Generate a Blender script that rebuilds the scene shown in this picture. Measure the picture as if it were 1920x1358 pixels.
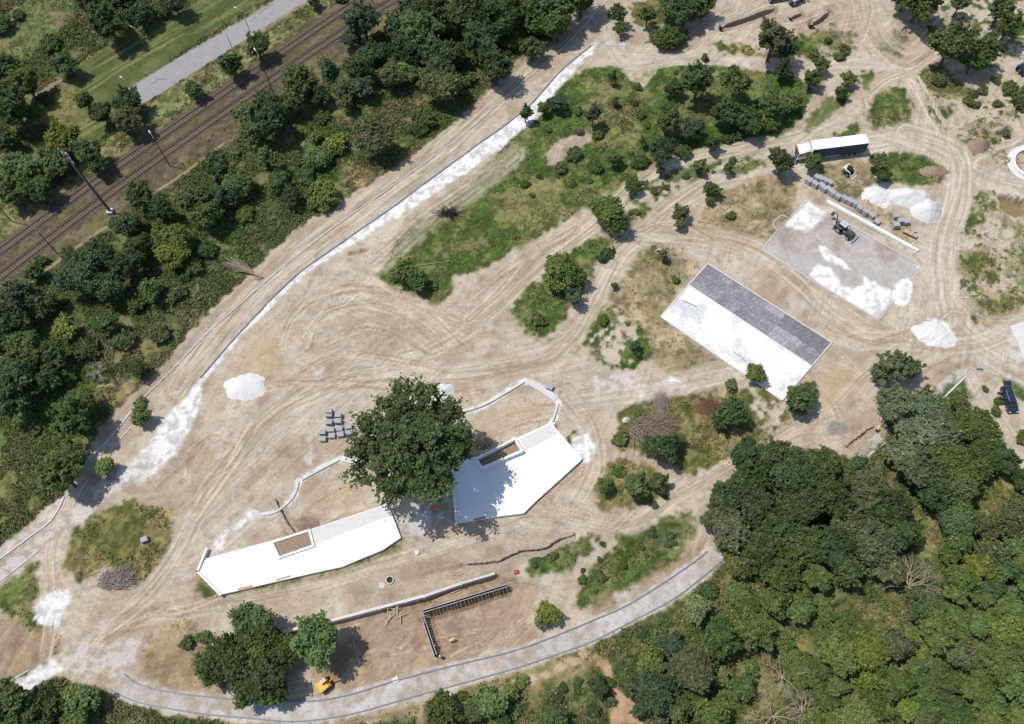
import bpy, bmesh, math, random
import numpy as np
from mathutils import Matrix, Vector

for o in list(bpy.data.objects):
    bpy.data.objects.remove(o)
sc = bpy.context.scene
COLL = sc.collection
RAD = math.radians

# ------------------------------------------------------------------ camera, sky, sun, exposure
F = 1700.0; CH = 165.0; TILT = RAD(25.8); ROLL = RAD(-4.0)
D_ = np.array([0, math.sin(TILT), -math.cos(TILT)])
r0 = np.array([1.0, 0, 0]); u0 = np.cross(r0, D_)
RV = math.cos(ROLL)*r0 + math.sin(ROLL)*u0
UV = -math.sin(ROLL)*r0 + math.cos(ROLL)*u0
cam = bpy.data.cameras.new('camera'); co = bpy.data.objects.new('camera', cam); COLL.objects.link(co)
m = Matrix.Identity(4)
for i in range(3):
    m[i][0] = RV[i]; m[i][1] = UV[i]; m[i][2] = -D_[i]
m[2][3] = CH
co.matrix_world = m
cam.sensor_width = 36; cam.lens = F/1920*36; cam.clip_start = 1; cam.clip_end = 8000
sc.camera = co

SUN_EL = RAD(66.5); SH_AZ = RAD(-20)          # shadows fall towards this heading (from +x, ccw)
w = bpy.data.worlds.new('World'); sc.world = w; w.use_nodes = True
nt = w.node_tree; bg = nt.nodes['Background']
sky = nt.nodes.new('ShaderNodeTexSky'); sky.sky_type = 'NISHITA'; sky.sun_disc = False
sky.sun_elevation = SUN_EL
s_az = SH_AZ + math.pi                          # heading of the sun
sky.sun_rotation = math.pi/2 - s_az
nt.links.new(sky.outputs[0], bg.inputs[0]); bg.inputs[1].default_value = 0.15
sl = bpy.data.lights.new('sun', 'SUN'); sl.energy = 4.3; sl.angle = RAD(0.53); sl.color = (1.0, 0.95, 0.87)
so = bpy.data.objects.new('sun', sl); COLL.objects.link(so)
ldir = Vector((math.cos(SH_AZ)*math.cos(SUN_EL), math.sin(SH_AZ)*math.cos(SUN_EL), -math.sin(SUN_EL)))
so.rotation_euler = ldir.to_track_quat('-Z', 'Y').to_euler(); so.location = (0, 60, 120)
sc.view_settings.view_transform = 'Standard'; sc.view_settings.look = 'None'
sc.view_settings.exposure = -0.08; sc.view_settings.gamma = 1.0; sc.view_settings.use_curve_mapping = False
sc.render.engine = 'CYCLES'

# ------------------------------------------------------------------ survey helpers: photo position -> place on the ground
def P(px, py, z=0.0):
    v = D_ + RV*(px-960)/F - UV*(py-679)/F
    t = (z-CH)/v[2]
    q = np.array([0, 0, CH]) + v*t
    return (float(q[0]), float(q[1]), float(q[2]))
def PP(pts, z=0.0):
    return [P(x, y, z) for x, y in pts]
def topx(X, Y, Z=0.0):
    vx, vy, vz = X, Y, Z-CH
    zz = vx*D_[0]+vy*D_[1]+vz*D_[2]
    return 960+F*(vx*RV[0]+vy*RV[1]+vz*RV[2])/zz, 679-F*(vx*UV[0]+vy*UV[1]+vz*UV[2])/zz
def head(a, b, z=0.0):
    A = P(*a, z); B = P(*b, z)
    return math.atan2(B[1]-A[1], B[0]-A[0])
def mpp(px, py):                                # metres per photo pixel there
    A = P(px, py); return math.dist((0, 0, CH), A)/F*0.97

def lin(r, g, b, k=1.0):
    f = lambda c: (c/255/12.92 if c/255 <= .04045 else ((c/255+.055)/1.055)**2.4)*k
    return np.array([f(r), f(g), f(b)])
KL = 1/1.49
def alb(r, g, b): return np.minimum(lin(r, g, b, KL), .82)

# ------------------------------------------------------------------ noise in numpy
def noise2(x, y, seed):
    rs = np.random.RandomState(seed); T = rs.rand(256, 256)
    xi = np.floor(x).astype(np.int64); yi = np.floor(y).astype(np.int64)
    fx = x-xi; fy = y-yi; fx = fx*fx*(3-2*fx); fy = fy*fy*(3-2*fy)
    x0 = xi & 255; x1 = (xi+1) & 255; y0 = yi & 255; y1 = (yi+1) & 255
    return (T[x0, y0]*(1-fx)+T[x1, y0]*fx)*(1-fy) + (T[x0, y1]*(1-fx)+T[x1, y1]*fx)*fy
def fbm(x, y, scale, seed, octv=4, gain=.55):
    s = 0; a = 1; n = 0; x = x/scale; y = y/scale
    for i in range(octv):
        s = s + a*noise2(x+17.3*i, y+5.1*i, seed+i); n += a; a *= gain; x = x*2.03; y = y*2.03
    return s/n
def sstep(a, b, x):
    t = np.clip((x-a)/(b-a), 0, 1); return t*t*(3-2*t)

# ------------------------------------------------------------------ ground raster
GS = 0.3
inx = np.arange(-140, 146+GS/2, GS); iny = np.arange(0, 206+GS/2, GS)
ext = np.array([2, 6, 14, 30, 70, 160, 400, 900, 2200, 5000.])
gx = np.concatenate([inx[0]-ext[::-1], inx, inx[-1]+ext]); gy = np.concatenate([iny[0]-ext[::-1], iny, iny[-1]+ext])
X, Y = np.meshgrid(gx, gy); NY, NX = X.shape
PXX, PYY = topx(X, Y)
bad = ((X*D_[0]+Y*D_[1]-CH*D_[2]) < 20)
PXX[bad] = -9e3; PYY[bad] = 9e3
wn1 = fbm(X, Y, 2.2, 11, 3)-.5; wn2 = fbm(X, Y, 2.2, 31, 3)-.5
wf1 = fbm(X, Y, .9, 51, 2)-.5; wf2 = fbm(X, Y, .9, 71, 2)-.5
N_big = fbm(X, Y, 22, 1, 4); N_mid = fbm(X, Y, 5, 2, 4); N_fin = fbm(X, Y, 1.1, 3, 3); N_fin2 = fbm(X, Y, .8, 4, 2)
N_b2 = fbm(X, Y, 9, 8, 4)

def blur(M, n=1):
    for _ in range(n):
        M = M.copy(); Q = M
        Q[1:-1, :] = (M[:-2, :]+2*M[1:-1, :]+M[2:, :])/4
        R = Q.copy(); R[:, 1:-1] = (Q[:, :-2]+2*Q[:, 1:-1]+Q[:, 2:])/4; M = R
    return M
def poly(pts, warp=10, fine=5, soft=1):
    """mask of a region outlined by photo positions, edge roughened"""
    pts = np.array(pts, float); pad = warp+fine+6
    M = np.zeros_like(X)
    sel = (PXX > pts[:, 0].min()-pad) & (PXX < pts[:, 0].max()+pad) & (PYY > pts[:, 1].min()-pad) & (PYY < pts[:, 1].max()+pad)
    px = PXX[sel]+warp*2*wn1[sel]+fine*2*wf1[sel]; py = PYY[sel]+warp*2*wn2[sel]+fine*2*wf2[sel]
    ins = np.zeros(px.shape, bool); n = len(pts); j = n-1
    for i in range(n):
        xi, yi = pts[i]; xj, yj = pts[j]
        if yi != yj:
            c = ((yi > py) != (yj > py)) & (px < (xj-xi)*(py-yi)/(yj-yi)+xi); ins ^= c
        j = i
    M[sel] = ins
    return blur(M, soft)
def smooth(pts, k=6):
    pts = [np.array(p, float) for p in pts]
    out = []
    for i in range(len(pts)-1):
        p0 = pts[max(i-1, 0)]; p1 = pts[i]; p2 = pts[i+1]; p3 = pts[min(i+2, len(pts)-1)]
        for t in np.arange(k)/k:
            out.append(.5*((2*p1)+(-p0+p2)*t+(2*p0-5*p1+4*p2-p3)*t*t+(-p0+3*p1-3*p2+p3)*t**3))
    out.append(pts[-1]); return np.array(out)
def polydist(pts, wmax, k=4):
    """signed distance (px) and arclength along a smoothed polyline"""
    sp = smooth(pts, k) if k > 1 else np.array(pts, float)
    dd = np.full(X.shape, 1e6); tt = np.zeros_like(X); sg = np.zeros_like(X); acc = 0
    for a, b in zip(sp[:-1], sp[1:]):
        L = np.hypot(*(b-a))
        if L < 1e-6: continue
        sel = (PXX > min(a[0], b[0])-wmax) & (PXX < max(a[0], b[0])+wmax) & (PYY > min(a[1], b[1])-wmax) & (PYY < max(a[1], b[1])+wmax)
        px = PXX[sel]-a[0]; py = PYY[sel]-a[1]; u = (b-a)/L
        t = np.clip(px*u[0]+py*u[1], 0, L)
        d = np.hypot(px-t*u[0], py-t*u[1]); s = np.sign(px*u[1]-py*u[0])
        cur = dd[sel]; m = d < cur
        cur[m] = d[m]; dd[sel] = cur
        c2 = tt[sel]; c2[m] = (acc+t)[m]; tt[sel] = c2
        c3 = sg[sel]; c3[m] = (d*s)[m]; sg[sel] = c3
        acc += L
    return dd, sg, tt

COL = np.zeros((NY, NX, 3)); Z = np.zeros((NY, NX)); WEED = np.zeros((NY, NX)); FLAT = np.ones((NY, NX)); ROUGH = np.zeros((NY, NX))
def mixc(mask, c):
    global COL
    COL = COL*(1-mask[..., None]) + c*mask[..., None]
def tex(c1, c2, n): return c1*(1-n[..., None]) + c2*n[..., None]

# -- base cover: rough green
g_green = tex(alb(84, 98, 58), alb(112, 120, 74), sstep(.35, .65, N_mid))
g_green = tex(g_green, alb(138, 130, 88), sstep(.52, .72, N_b2)*.75)
g_green = tex(g_green, alb(58, 78, 38), sstep(.5, .62, N_fin)*.5)
COL[:] = g_green; WEED[:] = 1.0
def paint(mask, c, weed=0, keep=None):
    mixc(mask, c)
    global WEED
    WEED = WEED*(1-mask)+weed*mask
dirt = tex(alb(205, 191, 171), alb(182, 161, 137), sstep(.42, .68, N_mid)*.75)
dirt = tex(dirt, alb(219, 206, 186), sstep(.55, .75, N_b2)*.6)
dirt = tex(dirt, alb(160, 140, 118), sstep(.56, .72, N_fin)*.42)
brown = tex(alb(176, 150, 124), alb(148, 124, 100), sstep(.4, .65, N_mid)); brown = tex(brown, alb(196, 174, 148), sstep(.5, .7, N_fin)*.6)
site = [(1135, -40), (1105, 20), (1050, 78), (985, 128), (930, 172), (865, 225), (800, 275), (730, 322), (660, 362), (600, 402), (540, 440), (492, 492), (440, 540), (385, 592),
        (338, 650), (290, 705), (245, 745), (190, 798), (165, 850), (118, 928), (80, 955), (-20, 1045), (-20, 1262), (60, 1250), (110, 1275), (205, 1300), (250, 1322),
        (350, 1345), (450, 1362), (700, 1362), (830, 1312), (950, 1268), (1100, 1215), (1150, 1180), (1250, 1140), (1330, 1085), (1345, 1020), (1320, 980), (1350, 920),
        (1400, 860), (1500, 840), (1590, 855), (1640, 830), (1660, 780), (1740, 720), (1800, 745), (1880, 830), (1960, 920), (1960, -60)]
paint(poly(site, 8, 6), dirt)
# dry brown straw zones
dry = tex(alb(190, 168, 132), alb(150, 134, 96), sstep(.4, .65, N_mid)); dry = tex(dry, alb(128, 122, 80), sstep(.52, .66, N_fin)*.6)
for pts in ([(1310, 400), (1350, 350), (1440, 325), (1500, 345), (1480, 400), (1430, 470), (1330, 450)],
            [(1200, 470), (1280, 460), (1310, 500), (1240, 590), (1300, 640), (1390, 720), (1330, 745), (1240, 690), (1180, 600), (1140, 560)],
            [(1540, 300), (1640, 300), (1650, 340), (1640, 360), (1700, 420), (1720, 470), (1600, 380), (1530, 330)],
            [(960, 600), (1000, 640), (1090, 660), (1090, 600), (1040, 640)],
            [(1830, 560), (1920, 520), (1920, 590), (1850, 610), (1810, 600)],
            [(380, 1180), (330, 1150), (250, 1230), (300, 1290), (430, 1300)],
            [(440, 1040), (380, 1060), (360, 1100), (410, 1140), (640, 1090), (760, 1030), (740, 1010), (420, 1110)],
            [(490, 1355), (700, 1345), (960, 1262), (1110, 1210), (1150, 1250), (1000, 1290), (800, 1358)],
            [(0, 1100), (60, 1120), (120, 1200), (100, 1260), (0, 1280)]):
    paint(poly(pts, 16, 10, 2)*.8, dry, .3)
grs = tex(alb(86, 108, 52), alb(114, 128, 72), sstep(.38, .62, N_mid)); grs = tex(grs, alb(156, 148, 102), sstep(.55, .7, N_b2)*.7); grs = tex(grs, alb(62, 84, 40), sstep(.5, .62, N_fin)*.5)
olive = tex(alb(112, 114, 62), alb(150, 138, 92), sstep(.35, .65, N_mid)); olive = tex(olive, alb(78, 90, 46), sstep(.5, .62, N_fin)*.55)
meadow = [(1120, 122), (1060, 152), (1010, 190), (962, 255), (930, 292), (880, 342), (800, 402), (745, 450), (703, 520), (730, 540), (770, 555), (820, 572), (850, 552), (845, 520), (900, 508),
          (960, 472), (1040, 428), (1100, 392), (1150, 358), (1200, 325), (1260, 305), (1330, 285), (1400, 268), (1460, 248), (1500, 225), (1530, 170), (1500, 150), (1480, 132), (1400, 132),
          (1330, 118), (1230, 118), (1180, 130)]
mm = poly(meadow, 7, 6)
paint(mm, grs, .42)
br = tex(alb(78, 102, 46), alb(98, 118, 58), N_mid)
paint(poly([(745, 452), (800, 402), (870, 350), (960, 330), (1060, 380), (1040, 428), (960, 472), (860, 512), (800, 560), (705, 520)], 16, 10, 3)*.6, br, .35)
paint(poly([(900, 380), (960, 350), (1030, 345), (1060, 390), (1000, 430), (930, 420)], 22, 12, 3)*.55, tex(alb(168, 160, 112), alb(120, 120, 70), N_fin), .3)
paint(poly([(1100, 200), (1210, 180), (1200, 260), (1120, 280)], 22, 12, 3)*.45, tex(alb(160, 140, 108), alb(110, 120, 66), N_fin), .8)
paint(poly([(1165, 132), (1228, 120), (1235, 130), (1205, 165), (1180, 150)], 5, 4), tex(dirt, alb(150, 150, 90), sstep(.4, .6, N_fin)*.6))
paint(poly([(1022, 292), (1045, 262), (1100, 245), (1112, 262), (1068, 285), (1040, 312), (1025, 310)], 5, 5), tex(dirt, alb(170, 150, 130), N_fin))
# other green patches
GP = [
 ([(955, 582), (985, 540), (1050, 480), (1110, 438), (1150, 460), (1120, 500), (1090, 560), (1060, 600), (1020, 635), (985, 622)], 'g', .85),
 ([(1100, 602), (1150, 572), (1200, 600), (1225, 670), (1180, 695), (1130, 690), (1098, 650)], 'g', .6),
 ([(1160, 765), (1250, 738), (1320, 742), (1400, 735), (1445, 830), (1380, 862), (1290, 892), (1230, 862), (1160, 840)], 'o', .8),
 ([(1120, 880), (1160, 862), (1230, 880), (1260, 930), (1180, 960), (1120, 950)], 'o', .75),
 ([(985, 1052), (1040, 1022), (1120, 1003), (1100, 1040), (1060, 1070), (990, 1075)], 'g', .7),
 ([(1090, 1080), (1130, 1050), (1160, 1010), (1200, 990), (1285, 958), (1305, 1000), (1260, 1055), (1200, 1100), (1130, 1135), (1085, 1140)], 'g', .8),
 ([(130, 1000), (180, 965), (250, 935), (325, 955), (312, 1060), (262, 1100), (200, 1060), (150, 1090), (120, 1060)], 'o', .85),
 ([(-20, 1110), (30, 1085), (68, 1050), (75, 1100), (62, 1180), (30, 1160), (-10, 1130)], 'g', .8),
 ([(-20, 1300), (50, 1250), (98, 1220), (92, 1235), (40, 1270), (10, 1290)], 'g', .7),
 ([(362, 1085), (372, 1110), (415, 1138), (560, 1105), (700, 1050), (760, 1015), (740, 1015), (640, 1068), (420, 1120)], 'g', .5),
 ([(1333, 78), (1395, 82), (1440, 108), (1400, 108), (1350, 98)], 'g', .8), ([(1212, 60), (1285, 58), (1300, 85), (1262, 102), (1222, 88)], 'g', .9),
 ([(1180, 20), (1240, -20), (1330, -20), (1325, 35), (1250, 50), (1190, 45)], 'o', .7),
 ([(1500, 70), (1560, 48), (1600, 62), (1600, 100), (1550, 106), (1490, 110), (1440, 112), (1450, 80)], 'g', .8),
 ([(1640, 95), (1680, 58), (1700, 68), (1692, 108)], 'g', .8), ([(1612, 135), (1645, 135), (1630, 172), (1618, 170)], 'g', .8),
 ([(1690, 150), (1700, 180), (1720, 240), (1640, 242), (1620, 210), (1650, 180)], 'g', .9), ([(1500, 248), (1548, 190), (1590, 160), (1592, 190), (1550, 225), (1520, 245)], 'g', .9),
 ([(1555, 262), (1590, 240), (1606, 222), (1606, 256)], 'g', .9), ([(1715, 120), (1760, 120), (1800, 150), (1832, 180), (1800, 190), (1765, 178), (1720, 160)], 'o', .8),
 ([(1735, 195), (1790, 200), (1800, 215), (1760, 228)], 'g', .8), ([(1800, 240), (1850, 225), (1900, 240), (1885, 270), (1850, 275), (1830, 262)], 'g', .6),
 ([(1786, 262), (1815, 258), (1828, 280), (1820, 292)], 'g', .7), ([(1660, 285), (1730, 283), (1778, 300), (1785, 345), (1690, 348), (1640, 330), (1635, 300)], 'g', .75),
 ([(1800, 430), (1806, 395), (1850, 355), (1862, 375), (1835, 420), (1815, 440)], 'g', .8), ([(1795, 470), (1850, 462), (1880, 500), (1870, 520), (1815, 548), (1795, 510)], 'o', .8),
 ([(1820, 600), (1840, 575), (1920, 530), (1930, 560), (1880, 590), (1832, 605)], 'o', .7), ([(1868, 410), (1920, 412), (1920, 430), (1870, 425)], 'g', .7),
 ([(1890, 450), (1930, 440), (1930, 520), (1885, 520)], 'g', .4),
 ([(1120, 430), (1150, 352), (1300, 300), (1425, 288), (1440, 305), (1330, 335), (1250, 375), (1195, 420), (1150, 458)], 'm', .6),
 ([(1195, 470), (1250, 460), (1262, 500), (1215, 500)], 'o', .6), ([(1400, 760), (1440, 700), (1480, 790), (1450, 830)], 'o', .3),
 ([(1090, 470), (1180, 450), (1140, 500), (1105, 520)], 'm', .6), ([(1700, 20), (1850, -20), (1930, -10), (1930, 90), (1860, 130), (1790, 120)], 'm', .3),
 ([(1880, 700), (1920, 690), (1930, 760), (1900, 740)], 'g', .8), ([(1770, 700), (1800, 690), (1830, 740), (1800, 770), (1770, 745)], 'm', .3),
 ([(1000, 800), (1075, 790), (1085, 822), (1060, 842), (1040, 820)], 'm', .4), ([(1470, 205), (1440, 270), (1400, 285), (1440, 235)], 'g', .8),
]
for pts, kd, wd in GP:
    mk = poly(pts, 9, 12)
    if kd == 'm': mk = mk*sstep(.42, .55, N_fin*.5+N_mid*.5)
    if wd <= .62 and kd != 'm': mk = mk*sstep(.38, .5, N_fin*.5+N_mid*.5)
    paint(mk, olive if kd == 'o' else grs, wd*.62)
# speckled right-hand spoil ground
pale = tex(alb(214, 202, 178), alb(178, 162, 132), sstep(.45, .65, N_fin))
spk = poly([(1720, 160), (1830, 190), (1930, 150), (1930, 560), (1850, 560), (1800, 560), (1790, 420), (1850, 350), (1930, 345), (1860, 300), (1780, 250)], 10, 6)
paint(spk*sstep(.46, .54, N_fin*.6+N_mid*.4)*.75, pale)
paint(spk*sstep(.56, .6, N_fin2*.5+N_mid*.5)*.85, grs, .7)
# -- left side: mown verge, weeds, railway corridor
mow = tex(alb(90, 102, 60), alb(116, 120, 76), sstep(.4, .6, N_b2))
dd, sg, tt = polydist([(100, 250), (300, 130), (560, -20)], 260, 1)
stripe = noise2(sg/5.0, tt/220, 5)*.6+noise2(sg/2.2, tt/90, 6)*.4
mow = tex(mow, alb(142, 142, 92), sstep(.5, .75, stripe)*.8)
paint(poly([(60, 260), (110, 180), (150, 120), (240, 60), (330, 30), (420, -40), (560, -40), (400, 60), (240, 165), (250, 195), (200, 250), (110, 300), (70, 330)], 6, 5), mow, .12)
paint(poly([(60, 200), (150, 150), (140, 220), (90, 330), (60, 260)], 8, 6)*.8, tex(alb(150, 140, 95), alb(122, 124, 70), N_mid), .3)
paint(poly([(0, 60), (50, 0), (100, -30), (170, -10), (60, 110), (0, 120)], 8, 6)*.8, tex(alb(128, 134, 92), alb(100, 112, 66), N_mid), .3)
vg = tex(alb(104, 108, 66), alb(146, 142, 100), sstep(.42, .6, N_fin))
paint(poly([(-40, 470), (-40, 380), (110, 340), (230, 235), (275, 195), (330, 160), (460, 78), (580, -10), (700, -40), (640, 0), (330, 225), (180, 325), (0, 455)], 4, 4), vg, .5)
paint(poly([(270, 235), (300, 195), (370, 180), (450, 125), (520, 95), (640, 10), (560, 70), (480, 115), (390, 175), (300, 235)], 5, 4)*.8, tex(alb(152, 160, 112), alb(118, 128, 82), sstep(.4, .6, N_fin)), .7)
rail_b = tex(alb(104, 93, 76), alb(124, 111, 91), sstep(.4, .62, N_fin)); rail_b = tex(rail_b, alb(104, 104, 60), sstep(.52, .66, N_mid)*.7)
paint(poly([(-60, 480), (0, 452), (150, 342), (300, 240), (580, 42), (680, -40), (1000, -90), (830, 10), (640, 120), (560, 170), (440, 265), (300, 360), (215, 410), (60, 530), (-60, 600)], 4, 4), rail_b, .22)
t1 = [(-90, 537), (0, 472), (150, 362), (305, 254), (585, 60), (675, 0), (790, -80)]
t2 = [(-90, 585), (0, 520), (150, 405), (304, 293), (580, 102), (739, 0), (860, -80)]
for tk in (t1, t2):
    dd, sg, tt = polydist(tk, 30)
    mk = 1-sstep(9, 14, dd+6*wf1)
    paint(mk*.75, tex(alb(92, 84, 74), alb(116, 106, 96), N_fin2))
dd, sg, tt = polydist([(40, 545), (120, 480), (200, 425), (215, 408)], 12); paint((1-sstep(1.5, 3.5, dd))*.7, alb(190, 168, 130))
dd, sg, tt = polydist([(280, 365), (345, 325), (420, 268)], 12); paint((1-sstep(1, 3, dd))*.6, alb(190, 172, 140))
# vine-covered bright ground among the trees on the left
viny = tex(alb(84, 108, 50), alb(112, 130, 70), N_fin)
for pts in ([(560, 240), (640, 230), (665, 300), (640, 380), (590, 410), (540, 380), (560, 310)], [(-20, 760), (60, 730), (150, 690), (220, 680), (180, 760), (90, 900), (60, 970), (-20, 1020)], [(420, 430), (480, 430), (480, 480), (430, 500)]):
    paint(poly(pts, 10, 8), viny, 1.0)
paint(poly([(-20, 860), (60, 820), (100, 860), (70, 950), (-20, 1010)], 10, 8)*.8, tex(alb(104, 116, 62), alb(142, 138, 88), N_fin), 1.0)
paint(poly([(170, 740), (230, 700), (262, 700), (250, 740), (200, 780)], 8, 6)*.8, dry, .6)
paint(poly([(640, 300), (700, 320), (690, 350), (640, 340)], 8, 6)*.8, dry, .6)
# rough soil verge along the upper kerb
dd, sg, tt = polydist([(1120, 10), (1050, 85), (960, 162), (865, 242), (735, 338), (640, 402), (545, 472), (470, 540), (385, 618), (318, 690), (245, 760)], 30)
paint((1-sstep(8, 20, dd+14*wn1))*.8, tex(brown, alb(196, 182, 164), N_fin))
# lower-right clearings in the wood
for pts in ([(1700, 960), (1740, 940), (1790, 1010), (1760, 1060), (1720, 1040)], [(1840, 880), (1900, 880), (1910, 960), (1860, 1020), (1835, 960)], [(1600, 1130), (1680, 1110), (1700, 1170), (1640, 1200)],
            [(1470, 1180), (1520, 1200), (1530, 1250), (1490, 1240)], [(1420, 1250), (1500, 1290), (1480, 1358), (1380, 1358)], [(1560, 1290), (1600, 1280), (1600, 1358), (1540, 1358)]):
    paint(poly(pts, 12, 10, 2)*.85, tex(alb(112, 124, 66), alb(158, 148, 98), sstep(.4, .65, N_fin)), .7)
paint(poly([(1120, 1240), (1140, 1235), (1160, 1290), (1200, 1320), (1240, 1358), (1140, 1358), (1150, 1310)], 5, 4), tex(alb(206, 172, 138), alb(190, 158, 122), N_fin))
for x, y in ((975, 1280), (1000, 1272), (1025, 1265), (1052, 1252), (1072, 1240)):
    paint(poly([(x-14, y-5), (x+2, y-9), (x+15, y), (x, y+9), (x-13, y+7)], 4, 3), alb(206, 182, 150))
paint(poly([(-20, 1150), (30, 1165), (60, 1200), (100, 1215), (90, 1235), (30, 1270), (-20, 1290)], 5, 4), tex(alb(188, 166, 138), alb(158, 134, 110), N_fin))
# -- excavated brown areas
for pts, a in (([(640, 1172), (800, 1130), (960, 1085), (1010, 1100), (985, 1160), (1030, 1200), (900, 1225), (760, 1262), (700, 1290), (600, 1300), (610, 1240)], .85),
            ([(760, 1040), (900, 1010), (1060, 990), (1080, 1010), (980, 1050), (960, 1085), (800, 1120), (700, 1140)], .35),
            ([(440, 955), (500, 890), (540, 900), (600, 860), (520, 830), (470, 880)], .45), ([(520, 975), (600, 965), (580, 995), (540, 1010)], .7),
            ([(890, 815), (920, 800), (930, 830), (900, 845)], .8), ([(1350, 45), (1500, 10), (1560, 60), (1470, 70)], .25), ([(1560, 800), (1640, 770), (1660, 800), (1590, 860)], .55),
            ([(430, 560), (490, 500), (540, 470), (560, 470), (470, 560)], .3), ([(1070, 1150), (1180, 1095), (1290, 1030), (1330, 1000), (1340, 1060), (1200, 1115), (1120, 1150)], .6),
            ([(200, 1220), (330, 1180), (400, 1240), (420, 1310), (280, 1290)], .5), ([(150, 1130), (330, 1110), (300, 1180), (180, 1200)], .35), ([(1440, 500), (1480, 510), (1560, 560), (1520, 560)], .4)):
    paint(poly(pts, 9, 7, 2)*a, brown)
    ROUGH += poly(pts, 9, 7, 2)*a
# -- wheel-worn tracks: streaks run along each one
TR = [
 ([(140, 1260), (200, 1180), (270, 1120), (330, 1040), (372, 960), (430, 880), (490, 800), (570, 745), (700, 705), (850, 702), (1000, 678), (1062, 640), (1100, 590), (1150, 490), (1200, 440), (1270, 380), (1350, 335), (1440, 315), (1500, 297)], 21, .75, 0),
 ([(640, 700), (780, 670), (870, 625), (950, 560), (1010, 500), (1110, 425), (1180, 355), (1250, 310), (1400, 275), (1500, 250), (1580, 215), (1650, 150), (1720, 120), (1800, 60)], 15, .8, 0),
 ([(1500, 297), (1640, 268), (1720, 262), (1790, 300), (1850, 332), (1960, 360)], 22, .8, 1), ([(1700, 255), (1790, 290), (1795, 370), (1772, 450), (1772, 530), (1790, 600), (1850, 660), (1930, 700)], 30, .85, 1),
 ([(1790, 600), (1720, 650), (1640, 630), (1560, 580), (1480, 510), (1400, 462), (1300, 440), (1200, 436)], 24, .7, 0), ([(1930, 600), (1850, 640), (1780, 650), (1700, 640), (1600, 640)], 24, .6, 0),
 ([(1700, 650), (1620, 700), (1560, 760), (1480, 810), (1420, 845), (1340, 890), (1260, 935), (1190, 985), (1100, 975), (1010, 962), (930, 990), (800, 1035), (600, 1095), (480, 1120), (380, 1140), (280, 1160)], 17, .6, 0),
 ([(1090, 745), (1250, 722), (1400, 690)], 26, .7, 1), ([(1060, 740), (1105, 800), (1115, 880), (1080, 950)], 26, .4, 0),
 ([(1100, 20), (1020, 95), (900, 215), (800, 300), (700, 372), (590, 455), (480, 545), (380, 660), (330, 730)], 24, .75, 0),
 ([(1140, 60), (1170, 120), (1300, 112), (1400, 118), (1500, 122), (1600, 118), (1720, 130)], 11, .7, 1), ([(1160, 90), (1290, 95), (1335, 55), (1390, 20), (1480, -20)], 15, .7, 0), ([(1620, -20), (1640, 60), (1700, 110), (1760, 60), (1800, 40)], 30, .5, 0),
 ([(1706, 150), (1745, 225), (1790, 290)], 4, .9, 1), ([(1722, 145), (1762, 215), (1806, 285)], 4, .9, 1), ([(1610, 130), (1622, 200)], 5, .7, 0), ([(1470, 280), (1530, 235), (1560, 180)], 10, .55, 0), ([(1625, 215), (1640, 250), (1700, 268)], 8, .5, 0),
 ([(1600, 60), (1610, 10), (1580, -30)], 40, .4, 0), ([(1840, 310), (1930, 270)], 22, .6, 0), ([(85, 1230), (100, 1120), (95, 1040), (110, 985)], 14, .6, 0), ([(640, 560), (740, 470), (820, 400), (900, 345), (965, 290)], 22, .5, 0),
 ([(1820, 700), (1860, 770), (1930, 880)], 17, .7, 1), ([(1800, 560), (1860, 600), (1930, 590)], 14, .4, 0), ([(1540, 90), (1600, 115)], 10, .4, 0)]
STR = np.zeros_like(X)
for i, (pl, wd, al, cl) in enumerate(TR):
    dd, sg, tt = polydist(pl, wd+16)
    mk = (1-sstep(wd*.7, wd*1.15, dd+8*wn1))
    s = noise2(sg/3.4, tt/70, 100+i)*.6+noise2(sg/1.6+9, tt/35, 150+i)*.4
    c1 = tex(alb(218, 206, 187), alb(182, 163, 138), sstep(.35, .65, s)) if not cl else tex(alb(222, 212, 197), alb(194, 179, 158), sstep(.35, .65, s))
    paint(mk*al, c1)
    rut = sstep(0, .3, mk)*((s-.5))
    STR += rut*mk
    if wd >= 10:
        for k_ in (-.62, -.2, .25, .66):
            g_ = np.exp(-((sg-k_*wd+3*wn1)/1.7)**2)*mk*sstep(.3, .6, noise2(tt/60, sg*0+k_*7, 700+i)); paint(g_*.35, alb(228, 217, 198)); STR -= g_*.35
            g_ = np.exp(-((sg-k_*wd-3.4+3*wn1)/1.3)**2)*mk; paint(g_*.28, alb(164, 142, 116)); STR += g_*.25
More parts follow.
